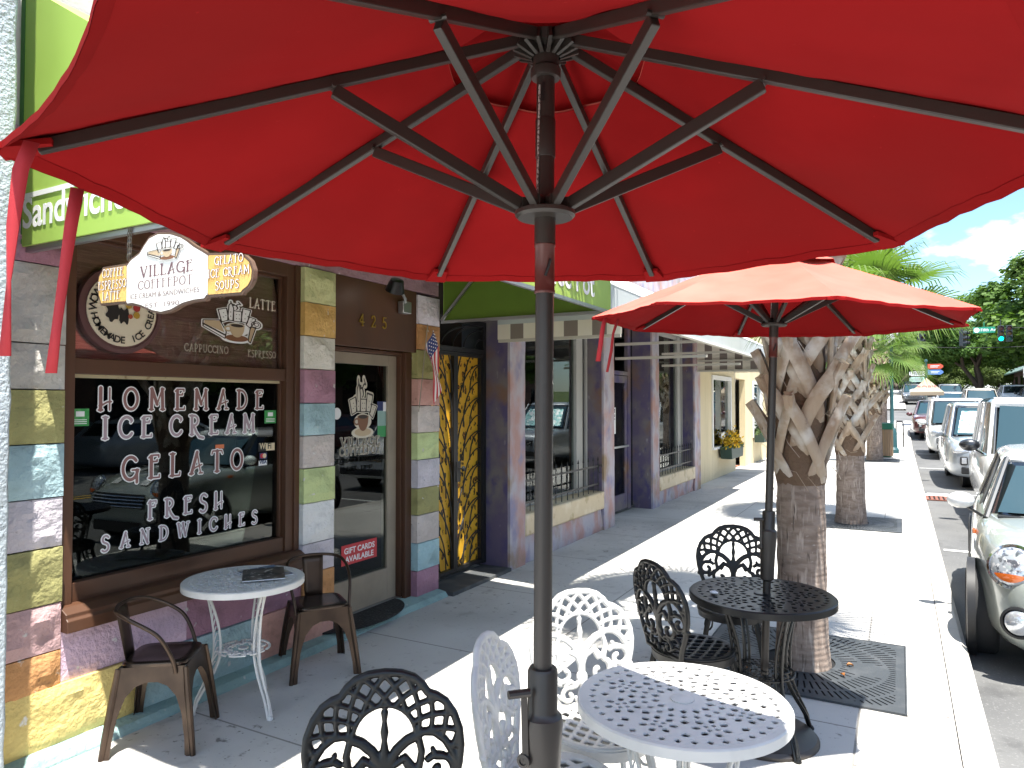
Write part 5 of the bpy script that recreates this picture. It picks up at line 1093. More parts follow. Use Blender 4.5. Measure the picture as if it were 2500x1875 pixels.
# ------------------------------------------------------------------ tree grates and palms
m_grate = mat('cast_iron_grate', (.055, .062, .068), .6, .3, mix=[((.085, .09, .095), 6, .5, .7)], bump=(60, .2, .002)); m_pit = mat('grate_pit_shade', (.008, .008, .008), .9)  # near-black sheet stands in for the shade below the slots
def grate(cx, cy, label):
    t = thing('tree_grate', label, 'grate', (cx, cy, 0), 0, 'square iron tree grates')
    def fn(X, Y):
        r = np.hypot(X, Y); d = np.maximum(np.abs(X), np.abs(Y))-.606; d = np.maximum(d, .215-r); th = np.arctan2(Y, X); h = np.full(X.shape, 9.)
        for r0, r1, n, ph in ((.25, .36, 44, 0), (.385, .50, 72, .5), (.52, .63, 96, .2), (.65, .74, 120, .6)):
            a = np.abs((np.mod(th*n/(2*math.pi)+ph, 1)-.5)*2*math.pi*r/n)-.0055; h = np.minimum(h, np.maximum(a, np.abs(r-(r0+r1)/2)-(r1-r0)/2))
        for sx in (1, -1): h = np.maximum(h, -(np.hypot(X-sx*.40, Y)-.125))
        h = np.maximum(h, np.maximum(np.abs(X), np.abs(Y))-.56); h = np.minimum(h, np.abs(X)-.003)
        return np.maximum(d, -h)
    mb = MB(); plate(mb, fn, (-.62, .62, -.62, .62), .0085, lambda u, v, w_: (u, v, .012+w_), t=.0, back=False); finish('grating', mb, m_grate, t, smooth=0)
    mb = MB(); mb.box(-.61, .61, -.61, .61, .002, .0035); finish('pit_shade', mb, m_pit, t, smooth=0)
    mb = MB()
    for q in (-1, 1): mb.box(q*.612-.004, q*.612+.004, -.616, .616, .002, .014); mb.box(-.608, .608, q*.612-.004, q*.612+.004, .002, .0135)
    finish('frame', mb, m_grate, t, smooth=0)
    return t
g1 = grate(-.6, 5.05, 'square iron tree grate round the nearest palm beside the black table')
dup(g1, (-.61, 11.15, 0), label='square iron tree grate round the second palm along the pavement'); dup(g1, (-.64, 23.4, 0), label='square iron tree grate round the third palm beyond the first two')
def bark(nm, c, c2, c3, sc):
    m = mat(nm, c, .9, mix=[(c2, 9, .45, .62, 5, (1, 1, 3.)), (c3, 16, .55, .7, 4, (2.6, 2.6, .35)), ((.10, .075, .06), 22, .60, .68, 3, (2.4, 2.4, .25)), ((.36, .30, .25), 30, .66, .76, 3, (1, 1, 1.5))]); t = m.node_tree; b = t.nodes['Principled BSDF']
    co = t.nodes.new('ShaderNodeTexCoord'); wv = t.nodes.new('ShaderNodeTexWave'); wv.bands_direction = 'Z'; wv.inputs['Scale'].default_value = sc; wv.inputs['Distortion'].default_value = 3; wv.inputs['Detail'].default_value = 3; wv.inputs['Detail Scale'].default_value = 2
    nn = t.nodes.new('ShaderNodeTexNoise'); nn.inputs['Scale'].default_value = 40; nn.inputs['Detail'].default_value = 5
    t.links.new(co.outputs['Object'], wv.inputs[0]); t.links.new(co.outputs['Object'], nn.inputs[0]); ad = t.nodes.new('ShaderNodeMath'); ad.operation = 'MULTIPLY_ADD'; ad.inputs[1].default_value = .6; t.links.new(wv.outputs[1], ad.inputs[0]); t.links.new(nn.outputs[0], ad.inputs[2])
    bp = t.nodes.new('ShaderNodeBump'); bp.inputs['Strength'].default_value = .5; bp.inputs['Distance'].default_value = .005; t.links.new(ad.outputs[0], bp.inputs['Height']); t.links.new(bp.outputs[0], b.inputs['Normal']); return m
m_bark = bark('palm_bark', (.27, .21, .17), (.19, .14, .11), (.40, .335, .285), 9)
m_boot = mat('palm_boot', (.42, .325, .235), .7, mix=[((.29, .195, .125), 7, .42, .62, 5, (1, 1, .35)), ((.60, .56, .50), 6, .47, .66, 4), ((.18, .12, .08), 24, .68, .78, 3)], bump=(45, .35, .005))
m_bootcut = mat('pale_cut_end', (.50, .38, .24), .85, mix=[((.3, .2, .12), 30, .5, .6)]); m_fibre = mat('brown_palm_fibre', (.15, .095, .06), .95, mix=[((.14, .09, .055), 30, .5, .65)], bump=(40, .8, .02))
def leafmat(nm, c, c2, tr):
    m = mat(nm, c, .62, mix=[(c2, 1.5, .42, .62)], spec=.22); t = m.node_tree; b = t.nodes['Principled BSDF']; o = t.nodes['Material Output']; T = t.nodes.new('ShaderNodeBsdfTranslucent'); T.inputs[0].default_value = (*tr, 1); s_ = t.nodes.new('ShaderNodeMixShader'); s_.inputs[0].default_value = .3
    t.links.new(b.outputs[0], s_.inputs[1]); t.links.new(T.outputs[0], s_.inputs[2]); t.links.new(s_.outputs[0], o.inputs[0]); return m
m_frond = leafmat('palm_frond', (.085, .15, .03), (.14, .19, .05), (.16, .30, .03)); m_dead = mat('dry_frond', (.28, .21, .11), .8)
def palm(loc, label, r0, zb, zc, seed, nl=26, flen=.72, spread=1., lo=-.55):
    t = thing('palm_tree', label, 'palm', loc, 0, 'sabal palms in a row along the kerb'); q = random.Random(seed)
    mb = MB(); P = []; n_ = 40
    for i in range(n_+1):
        z = zb*1.08*i/n_; v = i/n_; r = r0*(1.02+.16*(1-v)**6-.04*v+.003*math.sin(z*41+noise.noise((z*6, 1, seed))*6)+.006*noise.noise((z*14, 3, seed)))
        P.append([((r+.008*noise.noise((math.cos(a)*2, math.sin(a)*2, z*9+seed)))*math.cos(a), (r+.008*noise.noise((math.cos(a)*2+5, math.sin(a)*2, z*9)))*math.sin(a), z-.02) for a in [2*math.pi*k/28 for k in range(28)]])
    mb.grid(P, True); tr = finish('trunk', mb, m_bark, t, smooth=1.2)
    mb = MB(); mb.lathe([(r0*.99, zb-.03), (r0*1.06, zb+.02), (r0*1.05, zb+.1), (r0*1.04, zc-.2), (r0*.8, zc)], 18); finish('fibre_core', mb, m_fibre, tr)
    mb = MB(); mb.mi = 0; z = zb+.0; row = 0
    while z < zc-.35:
        for k in range(4):
            a = 2*math.pi*(k+.5*(row % 2))/4+q.uniform(-.12, .12); ln = q.uniform(.46, .60); out = q.uniform(.07, .19); zz = z+q.uniform(-.03, .03); w0 = q.uniform(.041, .050); mid = Vector((math.cos(a), math.sin(a), 0))
            for s_ in (1, -1):
                bend = s_*q.uniform(1.0, 1.3); pts = []
                for i in range(9):
                    v = i/8; an = a+bend*max(0, 1-v*1.12)**1.15; rr = r0*(.90+.16*min(1, v*4))+.012*(s_ > 0)*(1-v)+.025*math.sin(v*1.6)+out*max(0, v-.3)**1.8*1.7; pts.append((rr*math.cos(an), rr*math.sin(an), zz+ln*v))
                m0 = Vector((math.cos(a+bend*.6), math.sin(a+bend*.6), 0)); mb.mi = 0; mb.tube(pts, [w0*.6, w0*.84, w0*.90, w0*.92, w0*.96, w0, w0, w0*.98, w0*.96], 10, False, .42, m0)
                k0 = len(mb.v)-10; mb.mi = 1; mb.f.append(tuple(range(k0, k0+10))); mb.m.append(1)
        z += .175; row += 1
    finish('boots', mb, [m_boot, m_bootcut], tr, smooth=.8)
    mb = MB() # loose fibres
    for k in range(120):
        a = q.uniform(0, 6.28); z = q.uniform(zb, zc-.1); r = r0*1.2; mb.tube([(r*math.cos(a), r*math.sin(a), z), ((r+.04)*math.cos(a+.25), (r+.04)*math.sin(a+.25), z+q.uniform(-.1, .1)), ((r+.06)*math.cos(a+.55), (r+.06)*math.sin(a+.55), z-q.uniform(0, .16))], .0022, 3, False)
    finish('fibres', mb, m_boot, tr)
    g = MB(); pet = MB()
    for k in range(nl):
        a = k*2.4+q.uniform(-.2, .2); v = k/nl; el = 1.25+(lo-1.25)*v**.8+q.uniform(-.1, .1); d = Vector((math.cos(a)*math.cos(el), math.sin(a)*math.cos(el), math.sin(el))); o = Vector((math.cos(a)*r0*.8, math.sin(a)*r0*.8, zc-.25*v)); pl = q.uniform(.55, .85)*spread
        mid = o+d*pl*.6+Vector((0, 0, .05)); hub = o+d*pl+Vector((0, 0, -.12*pl*(1-abs(math.sin(el)))))
        pet.tube([o, mid, hub], [.018, .013, .009], 5, False); ax = (hub-mid).normalized(); up = Vector((0, 0, 1)); up = (up-ax*up.dot(ax)); up = up.normalized() if up.length > .1 else Vector((1, 0, 0)); sd_ = ax.cross(up); NB = 38
        tw_ = q.uniform(-.5, .5); up, sd_ = up*math.cos(tw_)+sd_*math.sin(tw_), sd_*math.cos(tw_)-up*math.sin(tw_)
        for j in range(NB):
            f = (j/(NB-1)-.5)*2; fa = f*2.05; bd = ax*math.cos(fa)+sd_*math.sin(fa)+up*(.18*abs(f)); bd.normalize(); ln = flen*(1-.35*abs(f)**2)*q.uniform(.85, 1.1)*spread; wv = bd.cross(up).normalized()*.017*spread
            c = hub+ax*.02; dr = Vector((0, 0, -1)); p1 = c+bd*ln*.45; p2 = c+bd*ln*.78+dr*.05*ln; p3 = c+bd*ln*.96+dr*(.20+q.uniform(0, .16))*ln
            g.add([c-wv*.3, c+wv*.3, p1+wv, p1-wv, p2+wv*.7, p2-wv*.7, p3], [(0, 1, 2, 3), (3, 2, 4, 5), (5, 4, 6)])
    cr = finish('crown', g, m_frond, t, smooth=0); finish('petiole', pet, m_frond, cr)
    return t
palm((-.575, 4.99, 0), 'nearest sabal palm with crossed cut boots and a smooth lower trunk by the black table', .150, 1.20, 4.3, 3, 26, .74, 1.05, .1)
palm((-.625, 11.12, 0), 'second sabal palm along the kerb with big green fan fronds over the far umbrella', .185, .98, 3.15, 21, 27, .76, .95, .05)
palm((-.665, 23.4, 0), 'third sabal palm along the kerb beside the wooden litter bin', .20, 1.35, 3.25, 5, 26, .8, 1.1, -.45)
palm((-.70, 36.5, 0), 'farthest sabal palm glimpsed behind the third one', .19, 1.4, 4.2, 11, 22, .85, 1.1, -.4).location.z = ez(36.5)
# ------------------------------------------------------------------ cars
m_carglass = mat('car_window_glass', (.012, .016, .018), .03, coat=1., spec=.8); m_wsglass = mat('windscreen_glass', (.025, .055, .07), .05, coat=0., spec=.35)
m_trim = mat('black_plastic_trim', (.014, .014, .015), .5); m_lens = mat('clear_lamp_lens', (.55, .57, .60), .08, .6, coat=1.); m_amber = mat('amber_lens', (.60, .12, .01), .12, coat=1.); m_rim = mat('alloy_rim', (.45, .45, .46), .25, .9)
def paint(nm, c, metal=.0): return mat(nm, c, .32, metal, coat=1., spec=.5)
def ball(mb, c, r, n=14, m_=9):
    P = []
    for i in range(m_+1):
        a = math.pi*i/m_; P.append([(c[0]+r[0]*max(.002, math.sin(a))*math.cos(2*math.pi*k/n), c[1]+r[1]*max(.002, math.sin(a))*math.sin(2*math.pi*k/n), c[2]+r[2]*math.cos(a)) for k in range(n)])
    return mb.grid(P, True)
def car(label, loc, rz, st, gh, H, pm, roofm, whl, wb, group='cars parked along the kerb', mirror=None, mini=False, pill=None, shade=False, far=False, name='parked_car', bonnet=None):
    """st: stations (y, half width, bottom, shoulder); gh: cowl y, tail y, roof front y, roof rear y, waist z, lower hw, upper hw; local +y runs from the nose backwards"""
    t = thing(name, label, 'car', loc, rz, group)
    mb = MB(); P = []
    for y, hw, zb, zs in st:
        half = [(.0, zb), (.78*hw, zb), (.93*hw, zb+.04), (.985*hw, zb+.14), (hw, zb+(zs-zb)*.45), (.995*hw, zb+(zs-zb)*.68), (.965*hw, zs-.07), (.90*hw, zs-.015), (.78*hw, zs+.012), (.4*hw, zs+.032), (0, zs+.038)]
        P.append([(x, y, z) for x, z in half]+[(-x, y, z) for x, z in half[-2:0:-1]])
    mb.grid(P, True); mb.f += [tuple(range(len(P[0]))), tuple(range((len(P)-1)*len(P[0]), len(P)*len(P[0])))]; mb.m += [0, 0]
    body = finish('body', mb, pm, t, smooth=.9, sub=1)
    c0, c1, r0, r1, wz_, lw, uw = gh
    def ring(v, off=0., n=40):
        y0 = c0+(r0-c0)*v; y1 = c1+(r1-c1)*v; hw = lw+(uw-lw)*v+off; e = .28; out = []
        for k in range(n):
            a = 2*math.pi*k/n; c, s_ = math.cos(a), math.sin(a); out.append((hw*math.copysign(abs(c)**e, c), (y0+y1)/2+((y1-y0)/2+off)*math.copysign(abs(s_)**e, s_), 0))
        return out
    zt_ = H-.075
    mb = MB(); mb.grid([[(x, y, wz_-.05+(zt_-wz_+.05)*v) for x, y, _ in ring(v+.03*math.sin(math.pi*v)*0)] for v in (0, .25, .5, .75, 1)], True); mb.f.append(tuple(range(160, 200))); mb.m.append(0); gl = finish('windows', mb, m_carglass, t, smooth=.6)
    mb = MB(); mb.grid([[(x*(1-.09*q)*(.0 if q == 9 else 1), (y-(r0+r1)/2)*(1-.05*q)*(.0 if q == 9 else 1)+(r0+r1)/2, z) for x, y, _ in ring(1, .014)] for q, z in ((0, zt_-.025), (-.1, zt_), (.5, zt_+.04), (1.4, H-.015), (3, H-.004), (9, H))], True); finish('roof', mb, roofm, t, smooth=.8)
    pm2 = pill or pm
    for sx in (1, -1):
        for f0, f1, w_ in ((-1, -1, .045), (1, 1, .06), (-.22, -.18, .032), (.42, .40, .032)):
            mb = MB(); pts = []
            for v in (0, .33, .66, 1.):
                y0 = c0+(r0-c0)*v; y1 = c1+(r1-c1)*v; hw = lw+(uw-lw)*v; f = f0+(f1-f0)*v; yy = (y0+y1)/2+(y1-y0)/2*f*.965; xx = sx*hw*(.965 if abs(f0) == 1 else 1.0); pts.append((xx, yy, wz_-.04+(zt_-wz_+.04)*v))
            mb.tube(pts, w_, 8, flat=.55, up=(sx, .4 if f0 == 1 else -.4 if f0 == -1 else 0, 0)); finish('window_pillar', mb, pm2, t, smooth=1)
    mb = MB(); hw0 = lw*.86; hw1 = uw*.86; mb.grid([[(hw*q, (c0+(r0-c0)*v)-.012-.02*(1-q*q), wz_+.02+(zt_-wz_-.05)*v) for q in (-1, -.5, 0, .5, 1)] for v, hw in ((0.04, hw0), (.5, (hw0+hw1)/2), (.96, hw1))]); ws = finish('windscreen', mb, m_wsglass, t, smooth=1)
    mb = MB(); mb.box(-hw0, hw0, c0-.07, c0+.02, wz_-.03, wz_+.012); finish('wiper_cowl', mb, m_trim, ws, smooth=0)
    if shade:
        mb = MB(); mb.grid([[(hw*q, (c0+(r0-c0)*v)-.018-.02*(1-q*q), wz_+.02+(zt_-wz_-.05)*v) for q in (-1, -.7, -.4, 0, .4, .7, 1)] for v, hw in ((0.1, hw0*.9), (.5, (hw0+hw1)/2*.9), (.85, hw1*.9))]); finish('sun_shade', mb, mat('silver_sunshade', (.30, .55, .55), .25, .5, mix=[((.75, .8, .8), 9, .48, .56), ((.12, .3, .3), 14, .58, .64)]), ws, smooth=0)
    fr_ = st[0][0]; hw = st[3][1]
    for sx in (1, -1): # wheels
        for wy_ in (whl[0], whl[0]+wb):
            xo = .845 if mini else min(s[1] for s in st if abs(s[0]-wy_) < 1.2)
            mb = MB(); mb.lathe([(whl[1]*1.17, 0), (whl[1]*1.17, .05), (whl[1]*1.02, .055), (whl[1]*1.0, 0)], 28, (sx*(xo-.035), wy_, whl[1]+.02), (sx, 0, 0)); finish('wheel_arch', mb, m_trim, t, smooth=.6)
            wd = .20; mb = MB(); mb.lathe([(whl[1]*.62, 0), (whl[1]*.9, 0), (whl[1]*.985, .02), (whl[1], .05), (whl[1], wd-.05), (whl[1]*.985, wd-.02), (whl[1]*.9, wd), (whl[1]*.64, wd), (whl[1]*.62, wd-.02)], 30, (sx*(xo+.028-wd), wy_, whl[1]), (sx, 0, 0)); w_ = finish('wheel', mb, m_rubber, t, smooth=.8)
            mb = MB(); c = Vector((sx*(xo+.012), wy_, whl[1])); mb.lathe([(whl[1]*.66, -.03), (whl[1]*.66, .004), (whl[1]*.6, .006), (whl[1]*.58, -.03)], 28, c, (sx, 0, 0))
            for k in range(5): a = 2*math.pi*k/5; mb.bar(c, c+Vector((0, math.cos(a), math.sin(a)))*whl[1]*.62, .055, .02, (1, 0, 0))
            mb.lathe([(.05, -.01), (.045, .012), (.001, .014)], 12, c, (sx, 0, 0)); finish('rim', mb, m_rim, w_, smooth=.6)
            mb = MB(); mb.lathe([(whl[1]*.64, 0), (whl[1]*.64, .004)], 20, c-Vector((sx*.05, 0, 0)), (sx, 0, 0)); finish('brake_disc', mb, m_trim, w_, smooth=.5)
    if far: return t
    mx_, my_, mz_, ms = mirror
    for sx in (1, -1):
        mb = MB(); ball(mb, (sx*mx_, my_, mz_), (.115*ms, .075*ms, .078*ms)); mi_ = finish('door_mirror', mb, bonnet[1] if bonnet else pm2 if not shade else pm, t, smooth=2)
        mb = MB(); mb.tube([(sx*(mx_-.05), my_, mz_-.055), (sx*(lw-.01), my_+.04, wz_-.03)], .02, 8, flat=.6); finish('mirror_arm', mb, m_trim, mi_)
    mb = MB(); hwf = st[2][1]; zf0 = st[0][2]; zf1 = st[0][3]
    if mini:
        for sx in (1, -1):
            ax = Vector((sx*.30, -1, .42)).normalized(); c = Vector((sx*.60, .165, .735))
            mb = MB(); mb.lathe([(.135, -.04), (.15, .0), (.148, .012), (.132, .016), (.128, .004)], 36, c, ax); hl = finish('headlight', mb, m_chrome, t, smooth=.7)
            mb = MB(); mb.lathe([(.13, .006), (.12, .028), (.085, .045), (.04, .054), (.001, .056)], 32, c, ax); finish('lens', mb, mat('headlight_glass', (.42, .45, .48), .05, .35, coat=1., mix=[((.12, .13, .15), 30, .5, .6), ((.75, .75, .75), 40, .58, .66)]), hl, smooth=1)
            u = Vector((sx, .3, 0)).normalized(); u = (u-ax*u.dot(ax)).normalized(); v = ax.cross(u); v = v if v.z > 0 else -v
            mb = MB(); plate(mb, lambda X, Y: np.maximum(np.hypot(X, Y)-.112, Y+.062), (-.13, .13, -.13, 0), .006, lambda q, s_, w_: c+u*q+v*s_+ax*(.062-2.2*(q*q+s_*s_)+w_), t=.0015); finish('indicator_lens', mb, m_amber, hl, smooth=1)
            mb = MB(); mb.lathe([(.10, -.03), (.10, .012), (.085, .016), (.082, -.01)], 28, (sx*.58, .035, .405), (sx*.25, -1, .05)); fg = finish('fog_lamp', mb, m_trim, t, smooth=.6)
            mb = MB(); mb.lathe([(.08, .0), (.07, .02), (.03, .03), (.001, .031)], 24, (sx*.58, .03, .405), (sx*.25, -1, .05)); finish('lens', mb, m_lens, fg, smooth=1)
            mb = MB(); mb.box(sx*.815-.012, sx*.815+.012, 1.02, 1.10, .80, .835); finish('side_repeater', mb, m_amber, t, smooth=0, bevel=.006)
        mb = MB(); mb.grid([[(x*(1-.05*v), .06-.09*math.cos(x*1.6)+.05*v+.0, .50+.17*v) for x in [q/8*.48 for q in range(-8, 9)]] for v in (0, .5, 1)]); gr = finish('grille', mb, m_black, t)
        mb = MB()
        for z in (.52, .56, .60, .64): mb.tube([(x, .055-.10*math.cos(x*1.6)+.05*(z-.5)/.17, z) for x in [q/8*.46 for q in range(-8, 9)]], .009, 6)
        finish('grille_bars', mb, m_chrome, gr)
        mb = MB(); mb.grid([[(x, .03-.05*math.cos(x*1.6), .20+.13*v) for x in [q/8*.42 for q in range(-8, 9)]] for v in (0, 1)]); finish('lower_intake', mb, m_black, t)
        for sx in (1, -1): # bonnet stripes
            mb = MB(); P = []
            for i in range(12):
                y = .16+(.98-.16)*i/11; zz = np.interp(y, [s[0] for s in st], [s[3] for s in st])+.046; P.append([(sx*(.20+.13*k), y, zz-.03*((.20+.13*k)/.75)**2) for k in (0, .5, 1)])
            mb.grid(P); finish('bonnet_stripe', mb, bonnet[0], body)
        mb = MB(); mb.tube([(.35, 1.4, 1.30), (.35, 1.41, 1.33)], .01); finish('inner_mirror', mb, m_trim, ws)
    else:
        for sx in (1, -1):
            mb = MB(); ball(mb, (sx*hwf*.73, .10, zf1+.08), (.20, .09, .075)); hl = finish('headlight', mb, m_lens, t, smooth=2)
            mb = MB(); ball(mb, (sx*hwf*.90, .16, zf1+.06), (.05, .08, .05)); finish('indicator', mb, m_amber, hl, smooth=2)
            mb = MB(); mb.box(sx*hwf*.74-.07, sx*hwf*.74+.07, -.015, .05, zf0+.12, zf0+.30); fg = finish('fog_lamp', mb, m_trim, t, smooth=0, bevel=.03)
            mb = MB(); mb.box(sx*hwf*.74-.045, sx*hwf*.74+.045, -.022, -.01, zf0+.15, zf0+.27); finish('lens', mb, m_lens, fg, smooth=0, bevel=.01)
        mb = MB(); mb.box(-.42, .42, -.02, .04, zf1-.10, zf1+.06); gr = finish('grille', mb, m_black, t, smooth=0, bevel=.02)
        mb = MB()
        for k in range(4): mb.box(-.40, .40, -.03, -.018, zf1-.08+.035*k, zf1-.07+.035*k)
        finish('grille_bars', mb, m_chrome, gr, smooth=0)
        mb = MB(); mb.box(-hwf*.8, hwf*.8, -.005, .06, zf0-.06, zf0+.08); finish('lower_bumper', mb, m_trim, t, smooth=0, bevel=.02)
    return t
MINI = [(0, .44, .30, .50), (.03, .57, .22, .60), (.10, .655, .19, .69), (.25, .715, .18, .785), (.5, .78, .18, .865), (.95, .84, .18, .91), (1.35, .845, .18, .925), (2.2, .85, .18, .94), (3.1, .845, .19, .95), (3.5, .80, .22, .94), (3.66, .72, .28, .88), (3.7, .6, .35, .7)]
SUV = [(0, .62, .40, .72), (.03, .76, .30, .82), (.12, .86, .26, .92), (.35, .92, .25, .99), (.8, .94, .25, 1.03), (1.2, .95, .25, 1.06), (2.2, .955, .25, 1.08), (3.4, .955, .25, 1.09), (4.2, .93, .27, 1.09), (4.55, .88, .32, 1.06), (4.65, .78, .42, .95)]
m_mini = paint('sage_silver_paint', (.34, .37, .34), .35); m_whp = paint('white_car_paint', (.75, .75, .74)); m_silver = paint('silver_car_paint', (.33, .36, .39), .4); m_blk = paint('black_car_paint', (.012, .013, .016)); m_skyroof = paint('black_roof_sky_tint', (.02, .05, .11)); m_redp = paint('dark_red_car_paint', (.07, .008, .010)); m_tanp = paint('champagne_car_paint', (.50, .46, .38), .2); m_greyp = paint('grey_car_paint', (.10, .11, .12), .3)  # blue of the dark roof is sky reflection put into a black roof's colour
ZR = -.118
car('small sage silver hatchback with white roof and white mirrors, nearest at the kerb', (1.225, 5.5, ZR), R(-4.5), MINI, (1.18, 3.5, 1.72, 3.28, .925, .765, .60), 1.41, m_mini, m_whp, (.70, .30), 2.47, mirror=(.905, 1.32, 1.02, .86), mini=True, pill=m_blk, bonnet=(m_whp, m_whp))
car('white car with dark roof and black mirrors parked behind the sage hatchback', (1.93, 11.2, ZR), R(-1), SUV, (1.15, 4.5, 1.75, 4.2, 1.06, .86, .74), 1.90, m_whp, m_skyroof, (.86, .345), 2.65, mirror=(1.04, 1.62, 1.17, 1.2), bonnet=(m_whp, m_blk))
_c2 = [o for o in COL.objects if o.get('label') == 'white car with dark roof and black mirrors parked behind the sage hatchback'][0]
mb = MB(); mb.grid([[(x, 1.70+.10*x*x+dy, z) for x in [q/8*.70 for q in range(-8, 9)]] for dy, z in ((-.02, 1.74), (-.03, 1.80), (.02, 1.872), (.16, 1.893))]); finish('windscreen_header', mb, m_whp, _c2)
car('silver car with a reflective sun shade in its windscreen', (1.78, 17.3, ZR), 0, SUV, (1.2, 4.5, 1.9, 4.2, 1.06, .86, .71), 1.82, m_silver, m_silver, (.88, .35), 2.7, mirror=(1.04, 1.65, 1.12, 1.1), shade=True)
car('big white car parked behind the silver one, headlights facing down the street', (1.70, 26.0, ZR), 0, SUV, (1.2, 4.6, 1.85, 4.4, 1.09, .88, .76), 1.96, m_whp, m_whp, (.9, .37), 2.8, mirror=(1.06, 1.6, 1.15, 1.2))
car('dark red and black car, farthest of the cars parked at the kerb', (1.38, 34.6, ZR+ez(36)), 0, SUV, (1.25, 4.2, 2.05, 3.7, 1.0, .84, .66), 1.68, m_redp, m_blk, (.88, .33), 2.65, mirror=(1.02, 1.65, 1.05, 1.1), bonnet=(m_whp, m_redp))
def farcar(lab, x, y, pm, roofm, H=1.6, rz=0, name='car_in_traffic'):
    t = car(lab, (x, y, ez(y)-.118), rz, SUV, (1.2, 4.4, 1.95, 4.0, 1.05, .86, .70), H, pm, roofm, (.88, .34), 2.7, mirror=(1.04, 1.65, 1.1, 1.1), far=False, group='cars far up the street', name=name, bonnet=(m_whp, pm))
    t.rotation_euler = (math.atan(.04) if abs(rz) < 1 else -math.atan(.04), 0, rz); return t
farcar('dark off-road car waiting at the crossing behind the signpost', 1.05, 70, m_greyp, m_blk, 1.75)
farcar('black car at the left kerb beyond the crossing, just above the dark off-road one', 1.1, 92, m_blk, m_blk, 1.7)
farcar('champagne coloured truck in the middle of the road facing this way', 4.1, 47, m_tanp, m_tanp, 1.85)
farcar('grey open topped car behind the champagne truck on its left', 3.4, 62, m_greyp, m_greyp, 1.85)
farcar('small silver car half hidden left of the champagne truck', 3.0, 53, m_silver, m_silver, 1.5)
farcar('white car seen from behind at the right of the road', 7.7, 70, m_whp, m_whp, 1.7, math.pi)
farcar('black car at the right edge beside the white one', 8.6, 66, m_blk, m_blk, 1.55, math.pi)
# parked across the street (seen mirrored in the shop windows)
farcar('silver car parked across the street, mirrored in the cafe window', 11.1, 15.5, m_silver, m_silver, 1.5, math.pi)
farcar('dark red car parked across the street, mirrored in the cafe window', 11.1, 23, m_redp, m_redp, 1.5, math.pi)

# ------------------------------------------------------------------ street furniture up the road
mb = MB(); t = thing('storm_drain', 'rusty red slatted drain grate in the gutter beside the silver car', 'drain', (.66, 15.6, -.118))
mb.box(-.25, .25, -.3, .3, .002, .004); finish('pit_shade', mb, m_pit, t, smooth=0)
mb = MB(); [mb.box(-.25+.075*k, -.25+.075*k+.045, -.3, .3, .006, .02) for k in range(7)]; [mb.box(-.27, .27, y-.02, y+.02, .0055, .022) for y in (-.3, .3)]; finish('slats', mb, mat('rusty_iron', (.20, .07, .045), .8, mix=[((.1, .04, .03), 12, .5, .65)]), t, smooth=0)
mb = MB(); mb.box(-.28, .28, .32, .75, .002, .008); finish('apron', mb, m_kerb, t, smooth=0)
t = thing('litter_bin', 'tan wooden slatted litter bin with a green band beside the third palm', 'bin', (-.42, 24.9, 0)); mb = MB()
for k in range(22): a = 2*math.pi*k/22; mb.box(.20, .225, -.026, .026, .05, .86, Matrix.Rotation(a, 4, 'Z'))
finish('slats', mb, mat('tan_slats', (.30, .20, .12), .7), t, smooth=0)
mb = MB(); mb.lathe([(.19, .02), (.19, .86), (.235, .865), (.24, 1.0), (.235, 1.05), (.12, 1.07), (.11, 1.04), (.001, 1.04)], 24); finish('green_liner', mb, mat('green_bin_paint', (.01, .13, .075), .45), t, smooth=.6)
m_teal = mat('teal_street_paint', (.02, .075, .085), .45)
t = thing('street_lamp', 'dark teal street lamp post at the kerb between palms and parked cars', 'street lamp', (-.24, 27, 0)); mb = MB(); mb.lathe([(.20, 0), (.20, .12), (.15, .2), (.14, .7), (.10, .8), (.06, .9), (.05, 3.6), (.07, 3.65), (.05, 3.7)], 16); finish('post', mb, m_teal, t, smooth=.5)
mb = MB(); mb.lathe([(.06, 3.7), (.20, 3.8), (.22, 4.1), (.10, 4.35), (.02, 4.5)], 12); finish('lantern', mb, mat('frosted_lantern', (.6, .6, .56), .4), t, smooth=.5)
t = thing('bike_rack', 'thin black hooped bicycle rack at the kerb beyond the litter bin', 'bike rack', (-.02, 30.5, ez(30.5))); mb = MB()
for k in range(4): mb.tube([(-.12, k*.6, 0), (-.12, k*.6, .85), (-.1, k*.6+.05, .93), (.1, k*.6+.05, .93), (.12, k*.6, .85), (.12, k*.6, 0)], .02, 6)
for z in (.3, .6): mb.tube([(-.12, 0, z), (-.12, 1.8, z)], .016, 6)
finish('hoops', mb, m_black, t)
mb = MB(); mb.prism([(.235, 41.6), (1.0, 42.2), (1.55, 43), (1.6, 45.9), (.235, 46)], lambda u, v, w_: (u, v, ez(v)+w_), -.15, .004); struct(finish('corner_pavement', mb, m_kerb, smooth=0))
t = thing('direction_sign', 'teal signpost carrying white, red and blue direction blades', 'signpost', (1.27, 44.6, ez(44.6))); mb = MB(); mb.lathe([(.09, 0), (.09, .3), (.05, .35), (.05, 3.3), (.09, 3.33), (.07, 3.42), (.01, 3.45)], 12); finish('post', mb, m_teal, t, smooth=.5)
